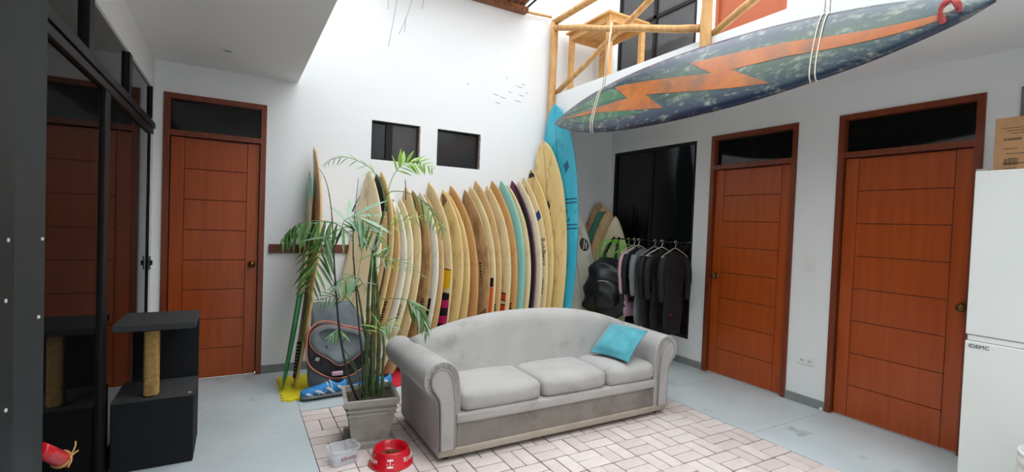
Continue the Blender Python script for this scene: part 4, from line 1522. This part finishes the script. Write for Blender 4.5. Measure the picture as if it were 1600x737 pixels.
frond([(590, 520, 3.16), (594, 509, 3.1), (604, 507, 3.06), (617, 516, 3.03)], 7, 0.13, (1, 3, 2), spread=0.75, fwd=0.5, droop=0.45, start=0.0)
frond([(536, 528, 3.2), (531, 516, 3.16), (524, 517, 3.14), (516, 526, 3.12)], 6, 0.11, (2, 1), spread=0.5, fwd=0.5, droop=0.8, start=0.1)
frond([(588, 420, 3.2), (602, 410, 3.15), (625, 408, 3.1), (645, 418, 3.07), (662, 432, 3.05)], 7, 0.085, (2, 3, 1), spread=0.7, fwd=0.6, droop=0.5, start=0.15)
frond([(588, 400, 3.2), (580, 398, 3.1), (596, 402, 3.05), (612, 398, 3.02)], 6, 0.13, (1, 2), spread=0.9, fwd=0.5, droop=0.25, start=0.2)
frond([(553, 480, 3.2), (540, 464, 3.18), (520, 462, 3.15), (505, 468, 3.12), (496, 474, 3.1)], 8, 0.095, (0, 1), spread=0.6, fwd=0.6, droop=0.3, start=0.2)
frond([(560, 385, 3.2), (572, 365, 3.2), (580, 345, 3.2), (586, 330, 3.2)], 5, 0.10, (1, 2), spread=0.7, fwd=0.7, droop=0.25, start=0.3)

# ------------------------------------------------------------------ feeding bowl and water tub
bw = thing('pet_bowl', 'red plastic pet bowl with white lettering on the paving', 'bowl', (0.845, 2.85, 0))
b = MB()
BC = (0.845, 2.85, 0.0)
b.lathe([(0.131, 0.0), (0.133, 0.006), (0.128, 0.014), (0.106, 0.078), (0.103, 0.090), (0.098, 0.095), (0.092, 0.092), (0.084, 0.060), (0.074, 0.040), (0.0, 0.036)], BC, 48)
b.build('bowl_body', MT['red'], bw, smooth=True)
kb = MB()
for i in range(90):
    a, rr = random.uniform(0, 6.28), 0.068*math.sqrt(random.random())
    c = Vector((BC[0]+rr*math.cos(a), BC[1]+rr*math.sin(a), 0.044+random.uniform(0, 0.012)*(1-rr/0.07)))
    kb.lathe([(0.0, -.004), (0.006, -.002), (0.0065, .002), (0.0, .004)], c, 6)
k = kb.build('kibble', MT['kibble'], bw)
k['kind'] = 'stuff'


def on_bowl(ang, z, ztop=0.078, r0=0.128, r1=0.106, z0=0.014):
    t = (z-z0)/(ztop-z0)
    r = r0+(r1-r0)*t+0.0014
    n_ = Vector((math.cos(ang)*0.95, math.sin(ang)*0.95, 0.33)).normalized()
    x = Vector((-math.sin(ang), math.cos(ang), 0))
    y = n_.cross(x)
    o_ = ORG[bw.name]
    return axes(x, y, n_, Vector((BC[0]+r*math.cos(ang), BC[1]+r*math.sin(ang), z))-o_)


a0 = rad(-108)
lettering('letter', 'I', 0.040, on_bowl(a0, 0.045), MT['decal'], bw, 0.0008)
for z in (0.062, 0.027):
    m = on_bowl(a0, z)
    b = MB()
    b.box((-0.017, -0.005, 0), (0.017, 0.005, 0.001), Matrix.Translation(ORG[bw.name]) @ m)
    b.build('letter_bar', MT['decal'], bw)
for da, ch_ in ((-0.14, '.'), (0.14, '.')):
    lettering('dot', ch_, 0.05, on_bowl(a0+da, 0.052), MT['decal'], bw, 0.0008)
for j, ch_ in enumerate('Ricocan'):
    lettering('letter', ch_, 0.040, on_bowl(rad(-62)+j*0.16, 0.047), MT['decal'], bw, 0.0008)
for j, ch_ in enumerate('nacociR'):
    lettering('letter', ch_, 0.040, on_bowl(rad(-152)-j*0.16, 0.047), MT['decal'], bw, 0.0008)

tu = thing('plastic_tub', 'clear plastic water tub with red lettering left of the pet bowl', 'tub', (0.590, 2.975, 0))
TC = Vector((0.590, 2.975, 0))
TR = rad(10)


def rr(hx, hy, r, z, n=5):
    out = []
    for (cx, cy, a) in ((hx-r, hy-r, 0), (-hx+r, hy-r, 90), (-hx+r, -hy+r, 180), (hx-r, -hy+r, 270)):
        for i in range(n+1):
            t = rad(a+90*i/n)
            x, y = cx+r*math.cos(t), cy+r*math.sin(t)
            out.append(Vector((TC.x+x*math.cos(TR)-y*math.sin(TR), TC.y+x*math.sin(TR)+y*math.cos(TR), z)))
    return out


b = MB()
b.loft([rr(.070, .052, .02, 0.0), rr(.074, .056, .024, 0.006), rr(.083, .065, .026, 0.088), rr(.089, .071, .03, 0.090), rr(.089, .071, .03, 0.096), rr(.081, .063, .026, 0.096), rr(.072, .054, .022, 0.010), rr(.066, .048, .02, 0.006)])
b.build('tub_body', MT['clear'], tu, smooth=False)
b = MB()
b.loft([rr(.0735, .0555, .022, 0.012), rr(.0755, .0575, .023, 0.030)])
b.build('water', MT['water'], tu)
fx = Vector((math.cos(TR), math.sin(TR), 0))
fy = Vector((-math.sin(TR), math.cos(TR), 0))
lettering('lettering', 'alicorp', 0.034, axes(fx, Vector((0, 0, 1))+fy*-0.1, (-fy+Vector((0, 0, -0.1))).normalized(), -fy*0.0655+fx*0.010+Vector((0, 0, 0.046))), MT['inkred'], tu, 0.0008)

# ------------------------------------------------------------------ cat tower, red bundle
ct = thing('cat_tower', 'black carpeted cat tower with a sisal post against the glass wall', 'cat tower', (-0.39, 3.55, 0))
CX0, CX1, CY0, CY1 = -0.575, -0.19, 3.35, 3.75
box('lower_box', (CX0, CY0, 0.0), (CX1, CY1, 0.39), MT['carpet'], ct, bev=0.008)
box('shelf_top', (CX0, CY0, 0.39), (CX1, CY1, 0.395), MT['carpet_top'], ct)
box('back_panel', (CX0+0.04, CY1-0.02, 0.395), (CX1, CY1, 0.785), MT['carpet'], ct, bev=0.004)
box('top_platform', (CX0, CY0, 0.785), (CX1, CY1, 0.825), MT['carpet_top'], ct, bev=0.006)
sp_ = box('scratching_post', (-0.438, 3.40, 0.395), (-0.370, 3.468, 0.785), MT['sisal'], ct, bev=0.012)
for i in range(32):
    z = 0.405+i*0.0118
    b = MB()
    c_ = Vector((-0.404, 3.434, z))
    hw_ = 0.0335
    b.tube([c_+Vector((x*hw_, y*hw_, 0)) for x, y in ((-1, -.7), (-.7, -1), (.7, -1), (1, -.7), (1, .7), (.7, 1), (-.7, 1), (-1, .7))], 0.0042, 5, closed=True)
    b.build('sisal_turn', MT['sisal'], sp_, smooth=True)
b = MB()
b.rbox((-0.215, 3.385, 0.400), (0.009, 0.007, 0.005), 0.004, 4)
b.build('pompom', MT['cement'], ct, smooth=True)

rb = thing('red_roll', 'red roll tied with yellow string sticking out beside the charcoal panel', 'roll', (-0.575, 2.35, 0.5))
pa, pb_ = atx(62, 702, -0.592), atx(102, 720, -0.560)
b = MB()
b.tube([pa.lerp(pb_, t) for t in (0.0, 0.02, 0.3, 0.6, 0.9, 0.98, 1.0)], [0.018, 0.026, 0.028, 0.028, 0.028, 0.026, 0.014], 14)
b.build('roll', MT['red'], rb, smooth=True)
ax = (pb_-pa).normalized()
u_ = ax.orthogonal().normalized()
v_ = ax.cross(u_)
for tt in (0.80, 0.84):
    q = pa.lerp(pb_, tt)
    b = MB()
    b.tube([q+(u_*math.cos(2*math.pi*i/16)+v_*math.sin(2*math.pi*i/16))*0.030 for i in range(16)], 0.004, 6, closed=True)
    b.build('string', MT['pine'], rb, smooth=True)
q = pa.lerp(pb_, 0.84)+Vector((0.028, -0.01, 0.01))
for e_ in ((0.01, 0.02, 0.05), (0.01, 0.06, -0.005), (0.0, -0.03, -0.03)):
    b = MB()
    b.tube(spline([q, q+Vector(e_)*0.55+Vector((0.006, 0, 0.006)), q+Vector(e_)], 4), 0.0032, 5)
    b.build('string_end', MT['pine'], rb, smooth=True)

# ------------------------------------------------------------------ foam mats, shelf plank, board bag, shoes


def foam_mat(label, x0, y0, w_, h_, mat, group='interlocking foam floor mats'):
    n = 9
    tooth = 0.018
    poly = []

    def side(p0, p1, nrm):
        p0, p1, nrm = Vector(p0), Vector(p1), Vector(nrm)
        for i in range(n):
            a, b_ = p0.lerp(p1, (i+0.0)/n), p0.lerp(p1, (i+0.5)/n)
            c_ = p0.lerp(p1, (i+1.0)/n)
            dd = (p1-p0)/n*0.08
            poly.extend([a, a.lerp(b_, .6), b_-dd+nrm*tooth, b_+dd*4+nrm*tooth])
    side((x0, y0, 0.0005), (x0+w_, y0, 0.0005), (0, -1, 0))
    side((x0+w_, y0, 0.0005), (x0+w_, y0+h_, 0.0005), (-.2, 0, 0))
    side((x0+w_, y0+h_, 0.0005), (x0, y0+h_, 0.0005), (0, -.2, 0))
    side((x0, y0+h_, 0.0005), (x0, y0, 0.0005), (-1, 0, 0))
    b_ = MB()
    b_.prism(poly, (0, 0, 0.012))
    o_ = b_.build('foam_mat', mat, base=(x0+w_/2, y0+h_/2, 0))
    tag(o_, label, 'mat', group)


foam_mat('yellow interlocking foam mat under the green surfboard', 0.36, 4.135, 0.62, 0.62, MT['yellow'])
foam_mat('red interlocking foam mat behind the cement planter', 1.0, 4.135, 0.62, 0.62, MT['redfoam'])
foam_mat('red interlocking foam mat behind the left end of the sofa', 1.64, 4.135, 0.62, 0.62, MT['redfoam'])
foam_mat('red interlocking foam mat hidden behind the middle of the sofa', 2.28, 4.135, 0.62, 0.62, MT['redfoam'])
foam_mat('yellow interlocking foam mat behind the right end of the sofa', 2.92, 4.135, 0.62, 0.62, MT['yellow'])

pk = box('wall_plank', (0.27, D-0.025, 1.115), (1.10, D, 1.195), MT['rust_plank'], bev=0.003, base=(0.69, D, 1.15))
tag(pk, 'dark red-brown plank fixed to the back wall behind the left surfboards', 'plank')

# slumped grey board bag with orange piping, its mouth towards the room
bg = thing('board_bag', 'slumped slate grey board bag with orange piping behind the palm', 'bag', (0.82, 4.55, 0.013))
rings = []
for (z, xc, hx, yc, hy) in ((0.0135, .79, .23, 4.235, .070), (0.10, .79, .25, 4.25, .080), (0.24, .79, .255, 4.265, .075), (0.40, .795, .245, 4.29, .065), (0.52, .785, .222, 4.315, .055), (0.62, .765, .195, 4.34, .045), (0.70, .745, .175, 4.36, .034), (0.735, .735, .16, 4.37, .018)):
    ring = []
    for j in range(28):
        a = 2*math.pi*j/28
        c, s = math.cos(a), math.sin(a)
        ring.append(Vector((xc+hx*math.copysign(abs(c)**.7, c), yc+hy*math.copysign(abs(s)**.7, s)+0.008*math.sin(5*a+z*20), z)))
    rings.append(ring)
b = MB()
b.loft(rings)
b.build('bag_body', MT['bag_grey'], bg, smooth=True)


def bagpt(px, py, off=0.0):
    p = at(px, py, 4.18)
    # front surface of the bag at this height
    y = 4.165+max(0, p.z)*0.13 if p.z < 0.40 else 4.218+(p.z-0.40)*0.36
    return at(px, py, y-0.008-off)


fl = [bagpt(x, y) for x, y in ((479, 545), (482, 520), (495, 505), (513, 502), (536, 508), (566, 515), (584, 528), (580, 556), (556, 582), (524, 591), (498, 582), (482, 568))]
b = MB()
cen = sum(fl, Vector())/len(fl)
R1 = spline(fl, 4, closed=True)
nn = len(R1)
rings = [[cen+(p-cen)*k+Vector((0, dy, 0)) for p in R1] for k, dy in ((1.0, 0.012), (1.0, -0.004), (0.9, -0.010), (0.6, -0.012), (0.2, -0.012))]
b.loft(rings)
b.build('flap_lining', MT['bag_black'], bg, smooth=True)
b = MB()
b.tube(R1, 0.008, 8, closed=True)
b.build('piping', MT['piping'], bg, smooth=True)
gl = [bagpt(x, y, 0.016) for x, y in ((484, 535), (489, 517), (510, 508), (540, 512), (568, 520), (576, 534), (558, 556), (532, 571), (512, 560), (494, 550))]
cen2 = sum(gl, Vector())/len(gl)
R2 = spline(gl, 4, closed=True)
b = MB()
b.loft([[cen2+(p-cen2)*k+Vector((0, dy, 0)) for p in R2] for k, dy in ((1.0, 0.006), (1.0, -0.004), (0.75, 0.006), (0.3, 0.012))])
g_ = b.build('grey_flap', MT['bag_grey'], bg, smooth=True)
b = MB()
b.tube(R2, 0.0045, 6, closed=True)
b.build('flap_piping', MT['piping'], bg, smooth=True)
p_ = bagpt(496, 561, 0.024)
b = MB()
b.box((-.016, 0, -.014), (.016, .003, .014), Matrix.Translation(p_) @ Matrix.Rotation(rad(20), 4, 'Y'))
b.build('tag', MT['cement'], bg)
bn = thing('folded_banknote_pouch', 'small pale pink pouch in front of the grey board bag', 'pouch', tuple(at(527, 583, 4.145)))
b = MB()
b.rbox(at(527, 583, 4.140), (0.045, 0.012, 0.018), 0.009, 5)
b.build('pouch', MT['neo_pink'], bn, smooth=True)
bn.name = 'small_pouch'


def sneaker(loc, rz, label):
    t_ = thing('sneaker', label, 'shoe', loc, 'blue and white sneakers on the yellow mat')
    m = Matrix.Translation(Vector(loc)) @ Matrix.Rotation(rz, 4, 'Z') @ Matrix.Diagonal((1.08, 1.15, 1.3, 1))
    # along x from heel (0) to toe (0.32)
    def ring(x, hw_, z0, z1, flat=0.5):
        return [m @ Vector((x, hw_*math.cos(a), z0+(z1-z0)*(0.5+0.5*math.sin(a)))) for a in [2*math.pi*j/16 for j in range(16)]]
    so_ = MB()
    so_.loft([ring(x, h_, 0.0, z) for x, h_, z in ((0.0, .022, .03), (.015, .036, .034), (.08, .038, .032), (.15, .040, .030), (.22, .050, .028), (.275, .052, .028), (.308, .046, .030), (.325, .030, .030), (.332, .010, .030))])
    so_.build('sole', MT['sole'], t_, smooth=True)
    up_ = MB()
    up_.loft([ring(x, h_, 0.018, z) for x, h_, z in ((0.006, .020, .085), (.02, .032, .095), (.07, .034, .088), (.11, .035, .092), (.15, .037, .088), (.20, .043, .074), (.25, .048, .066), (.285, .046, .058), (.308, .043, .054), (.322, .032, .050), (.330, .012, .040))])
    u_ = up_.build('upper', MT['blueshoe'], t_, smooth=True)
    op = MB()
    op.loft([[m @ Vector((.065+.045*math.cos(a), .022*math.sin(a), z)) for a in [2*math.pi*j/14 for j in range(14)]] for z in (.075, .093)])
    op.build('opening', MT['ink'], u_)
    for i in range(5):
        b_ = MB()
        x = .125+i*.022
        zt = .094-.0095*i
        b_.tube(spline([m @ Vector((x-.01, -.036, zt-.040)), m @ Vector((x, -.022, zt-.006)), m @ Vector((x+.004, 0, zt+.001)), m @ Vector((x, .022, zt-.006)), m @ Vector((x-.01, .036, zt-.040))], 4), 0.0065, 6)
        b_.build('lace', MT['whiteshoe'], t_, smooth=True)
    for (xa, xb, za, zb) in ((.10, .16, .03, .07), (.17, .24, .03, .055), (.03, .08, .035, .075), (.25, .30, .025, .042)):
        for sy in (-1, 1):
            b_ = MB()
            b_.tube(spline([m @ Vector((xa, sy*.041, za)), m @ Vector(((xa+xb)/2, sy*.043, (za+zb)/2)), m @ Vector((xb, sy*.040, zb*.9))], 4), [0.006]*3+[0.012]*4+[0.006]*2, 8)
            b_.build('white_overlay', MT['whiteshoe'], t_, smooth=True)
    return t_


sneaker((0.83, 4.105, 0.0135), rad(180), 'blue and white sneaker lying at the front of the yellow mat')
sneaker((1.20, 4.10, 0.0135), rad(184), 'blue and white sneaker behind its pair next to the planter')

# ------------------------------------------------------------------ clothes rail in the corner
RXX, RZ = 3.90, 1.335
rk = thing('clothes_rail', 'thin dark clothes rail in front of the black glass panel', 'rail', (RXX, 4.1, RZ))
b = MB()
b.tube([(RXX, 4.405, RZ), (RXX, 3.37, RZ)], 0.006, 10)
b.build('rod', MT['blackmetal'], rk, smooth=True)
b = MB()
b.tube([(RXX, 3.38, RZ), (W-0.002, 3.60, RZ)], 0.005, 8)
b.tube([(RXX, 4.40, RZ), (W+0.02, 4.235, RZ)], 0.005, 8)
b.build('bracket', MT['blackmetal'], rk, smooth=True)


def hanger(y, mat, label, yaw=0.0, w_=0.21):
    t_ = thing('clothes_hanger', label, 'hanger', (RXX, y, RZ), 'clothes hangers on the rail')
    m = Matrix.Translation((RXX, y, RZ)) @ Matrix.Rotation(yaw, 4, 'Z')
    b_ = MB()
    hook = [m @ Vector((0.0135*math.cos(a)*1.25, 0, 0.0135*math.sin(a)*1.25)) for a in [rad(200-i*22) for i in range(11)]]
    hook += [m @ Vector((0.004, 0, -0.035)), m @ Vector((0, 0, -0.06))]
    b_.tube(hook, 0.0042, 7)
    b_.build('hook', mat, t_, smooth=True)
    b_ = MB()
    b_.tube(spline([m @ Vector(p) for p in ((-w_, 0, -0.150), (-w_*.8, 0, -0.125), (-w_*.4, 0, -0.088), (0, 0, -0.058), (w_*.4, 0, -0.088), (w_*.8, 0, -0.125), (w_, 0, -0.150))], 3), 0.0055, 7)
    b_.build('shoulders', mat, t_, smooth=True)
    b_ = MB()
    b_.tube([m @ Vector((-w_, 0, -0.150)), m @ Vector((w_, 0, -0.150))], 0.004, 7)
    b_.build('bar', mat, t_, smooth=True)
    return t_


hs = [(4.14, 'lime', 'lime green hanger nearest the pink garment', .1), (4.05, 'hanger_white', 'white hanger holding the pink garment', .05), (3.98, 'hanger_white', 'white hanger just right of the pink garment hanger', -.05),
      (3.74, 'hanger_grey', 'grey hanger holding the grey and white wetsuit', .05), (3.64, 'hanger_white', 'white hanger holding a black wetsuit, second from the rail end', -.04), (3.46, 'hanger_grey', 'grey hanger at the right end of the rail', .08)]
for (y, mk, lab, yw) in hs:
    hanger(y, MT[mk], lab, yw)


def garment(y, mat, label, length=0.70, w_=0.19, thick=0.027, sleeves=True, mat2=None, yaw=0.0, dx=0.0):
    z0 = RZ-0.135
    t_ = thing('wetsuit', label, 'wetsuit', (RXX, y, z0-length), 'garments on the rail')
    m = Matrix.Translation((RXX+dx, y, z0)) @ Matrix.Rotation(yaw, 4, 'Z')
    rings = []
    for (z, hx, hy, sh) in ((0.045, .045, .4, 0), (0.035, .06, .6, 0), (0.0, .8, .7, 0), (-0.06, 1.0, 1.0, 0), (-.20, .86, 1.1, .005), (-.36, .74, 1.0, .01), (-.5*length/.7-.03, .80, 1.1, .006), (-length*.88, .72, 1.0, 0), (-length, .66, .7, -.004)):
        hx = hx*w_ if hx > 0.1 else hx
        ring = []
        for j in range(24):
            a = 2*math.pi*j/24
            c, s = math.cos(a), math.sin(a)
            ring.append(m @ Vector((hx*c+sh, hy*thick*s*(1+.18*math.sin(3*a+z*14))+.006*math.sin(z*17), z)))
        rings.append(ring)
    b_ = MB()
    b_.loft(rings)
    body = b_.build('body', mat, t_, smooth=True)
    if sleeves:
        for sg in (-1, 1):
            b_ = MB()
            b_.tube(spline([m @ Vector((sg*w_*.86, 0, -.035)), m @ Vector((sg*w_*1.12, -.01, -.14)), m @ Vector((sg*w_*1.14, -.015, -.30)), m @ Vector((sg*w_*1.05, -.02, -.46))], 4), [.04]*4+[.036]*4+[.030]*4+[.024], 10)
            b_.build('sleeve', mat2 or mat, t_, smooth=True)
    return t_, body, m


garment(4.05, MT['neo_pink'], 'faded pink and white garment hanging beside the black backpack', .72, .17, .025, True, MT['neo_pink'], .05)
garment(3.98, MT['neo_black'], 'black wetsuit between the pink and the grey garments', .55, .17, .027, True, None, -.05)
garment(3.89, MT['neo_grey'], 'grey wetsuit with dark sleeves left of the plain black wetsuits', .80, .17, .025, True, MT['neo_grey'], .1)
_, bo, m_ = garment(3.74, MT['neo_black'], 'black wetsuit with a pale panel and white scribble', .85, .18, .027, True, MT['neo_black'], .05)
pt_ = MB()
pt_.tube(spline([m_ @ Vector(p) for p in ((-.10, -.045, -.42), (-.05, -.05, -.46), (-.02, -.05, -.52), (-.08, -.05, -.50), (.0, -.05, -.42))], 4), .004, 5)
pt_.build('white_scribble', MT['hanger_white'], bo)
garment(3.62, MT['neo_black'], 'plain black wetsuit, second from the right end of the rail', .85, .19, .027, True, None, -.04)
_, bo, m_ = garment(3.46, MT['neo_black'], 'black wetsuit with a small red mark at the right end of the rail', .80, .19, .027, True, None, .08)
pt_ = MB()
pt_.box((-.10, -.046, -.60), (-.06, -.042, -.585), m_)
pt_.build('red_mark', MT['inkred'], bo)

bp = thing('backpack', 'bulky black backpack hanging at the left end of the clothes rail', 'backpack', (3.72, 4.25, 0.45))
b = MB()
b.rbox((3.74, 4.26, 0.77), (0.24, 0.13, 0.30), 0.11, 14, m=Matrix.Rotation(rad(-48), 4, 'Z') @ Matrix.Rotation(rad(12), 4, 'Y'), bulge=(.03, .03, .03))
for v in b.v:
    v += Vector((.016*math.sin(v.z*31+v.y*17), .018*math.sin(v.x*29+v.z*23), .016*math.sin(v.x*25+v.y*21)))
b.build('main_bag', MT['bag_black'], bp, smooth=True)
b = MB()
b.rbox((3.63, 4.17, 0.72), (0.13, 0.07, 0.15), 0.06, 10, m=Matrix.Rotation(rad(-48), 4, 'Z'), bulge=(.01, .03, .02))
for v in b.v:
    v += Vector((.008*math.sin(v.z*41), .010*math.sin(v.x*39+v.z*33), 0))
b.build('front_pocket', MT['bag_black'], bp, smooth=True)
for dx in (-.05, .05):
    b = MB()
    b.tube(spline([(3.70+dx, 4.24-dx, 1.02), (3.76+dx*.8, 4.28-dx, 1.18), (RXX-.01+dx*.3, 4.33-dx*.5, RZ+.012), (3.86+dx*.8, 4.38-dx, 1.16), (3.82+dx, 4.36-dx, 1.0)], 6), .014, 8)
    b.build('strap', MT['bag_black'], bp, smooth=True)
bdm = Matrix.Rotation(rad(-48), 4, 'Z')
b = MB()
b.rbox((3.685, 4.175, 1.00), (0.022, 0.005, 0.024), 0.004, 4, m=bdm)
b.build('badge', MT['cement'], bp)
b = MB()
b.tube(spline([(3.53, 4.20, .86), (3.56, 4.14, .87), (3.60, 4.10, .86)], 5), .006, 6)
b.build('zip', MT['hanger_grey'], bp, smooth=True)
# ring of lime green plastic hoops hung over the backpack straps
gh_ = thing('hoop_bundle', 'bundle of lime green plastic hoops above the black backpack', 'hoops', (3.83, 4.33, 1.1))
HC = Vector((3.815, 4.30, 1.20))
for (d, r_, tz) in (((0, 0.06, 0), .125, -42), ((-.01, .03, .01), .10, -20), ((.01, -.03, 0), .12, -60), ((0, -.07, .01), .085, -75)):
    b = MB()
    m = Matrix.Translation(HC+Vector(d)) @ Matrix.Rotation(rad(tz), 4, 'Z') @ Matrix.Rotation(rad(90), 4, 'X')
    b.tube([m @ Vector((r_*math.cos(2*math.pi*i/28), r_*math.sin(2*math.pi*i/28), 0)) for i in range(28)], .006, 6, closed=True)
    b.build('hoop', MT['lime'], gh_, smooth=True)
m = Matrix.Translation(HC+Vector((0, .06, 0))) @ Matrix.Rotation(rad(-42), 4, 'Z') @ Matrix.Rotation(rad(90), 4, 'X')
for i in range(10):
    a = 2*math.pi*i/10
    b = MB()
    b.tube([m @ Vector((.06*math.cos(a), .06*math.sin(a), 0)), m @ Vector((.124*math.cos(a), .124*math.sin(a), 0))], .0045, 5)
    b.build('spoke', MT['lime'], gh_, smooth=True)
b = MB()
b.tube(spline([HC+Vector((-.10, .12, -.03)), (3.62, 4.36, 1.02), (3.55, 4.33, .85), (3.55, 4.32, .62)], 6), .006, 6)
b.build('trailing_cord', MT['lime'], gh_, smooth=True)

# ------------------------------------------------------------------ refrigerator, box, bucket
fg = thing('refrigerator', 'white two-door refrigerator at the right edge with marker writing', 'refrigerator', (3.98, 0.80, 0))
FX, FY0, FY1, FZ = 3.655, 0.48, 1.105, 1.862
box('cabinet', (FX+0.05, FY0, 0.02), (W-0.02, FY1, FZ), MT['fridge'], fg, bev=0.006)
box('freezer_door', (FX, FY0, 0.932), (FX+0.046, FY1, FZ), MT['fridge'], fg, bev=0.006)
fd = box('fridge_door', (FX, FY0, 0.06), (FX+0.046, FY1, 0.896), MT['fridge'], fg, bev=0.006)
box('door_gasket', (FX+0.010, FY0+0.01, 0.08), (FX+0.052, FY1-0.006, FZ-0.02), MT['cement'], fg)
box('seam_trim', (FX+0.006, FY0+0.005, 0.900), (FX+0.04, FY1-0.012, 0.928), MT['fridge'], fg)
box('hinge_cap', (FX+0.01, FY1-0.05, FZ), (FX+0.07, FY1, FZ+0.012), MT['cement'], fg)
for y in (FY0+0.06, FY1-0.06):
    box('foot', (FX+0.1, y-0.02, 0.0), (FX+0.14, y+0.02, 0.03), MT['dark'], fg)
lettering('marker_writing', 'IDEMC', 0.030, axes((0, -1, 0), (0, 0, 1), (-1, 0, 0), Vector((FX-0.0015, 1.043, 0.868))-ORG[fg.name]), MT['ink'], fd, 0.0005)

cbx = thing('cardboard_box', 'brown cardboard box with printing on top of the refrigerator', 'box', (4.02, 0.86, FZ))
KX, KY0, KY1, KZ0, KZ1 = 3.86, 0.62, 1.090, FZ+0.001, 2.185
box('box_body', (KX, KY0, KZ0), (4.20, KY1, KZ1), MT['cardboard'], cbx, bev=0.003)
box('tape', (4.015, KY0-0.001, KZ0+0.1), (4.045, KY1+0.0015, KZ1+0.001), MT['tape'], cbx)
ocb = ORG[cbx.name]


def kprint(name, y0, y1, z0, z1, mat):
    box(name, (KX-0.0012, y0, z0), (KX+0.002, y1, z1), mat, cbx)


for i in range(5):
    kprint('print_line', 0.99-0.03*(i % 2), 1.05-0.012*(i % 3), 2.00-i*0.028, 2.005-i*0.028, MT['inkgrey'])
for i in range(7):
    kprint('barcode_bar', 0.985+i*0.009, 0.990+i*0.009+0.002*(i % 2), 1.905, 1.945, MT['inkgrey'])
for (a, b_) in ((0.975, 1.035), (1.038, 1.050)):
    kprint('print_heading', a, b_, 2.05, 2.064, MT['inkgrey'])
for i in range(3):
    kprint('print_line', 0.96, 1.06-0.02*i, 2.12-i*0.016, 2.124-i*0.016, MT['inkgrey'])

bk = thing('ribbed_bin', 'white ribbed plastic bin in the bottom right corner', 'bin', (3.40, 0.62, 0))
b = MB()
prof = [(0.0, 0.0), (0.15, 0.0), (0.152, 0.01)]
for i in range(7):
    z = 0.03+i*0.06
    prof += [(0.153+i*.003, z), (0.165+i*.003, z+0.012), (0.167+i*.003, z+0.040), (0.156+i*.003, z+0.052)]
prof += [(0.172, 0.455), (0.160, 0.478), (0.12, 0.490), (0.0, 0.494)]
b.lathe(prof, (3.40, 0.62, 0), 40)
b.build('bin_body', MT['white'], bk, smooth=True)
b = MB()
b.lathe([(0.172, 0.440), (0.180, 0.442), (0.180, 0.458), (0.172, 0.462)], (3.40, 0.62, 0), 40, closed=True)
b.build('lid_rim', MT['white'], bk, smooth=True)
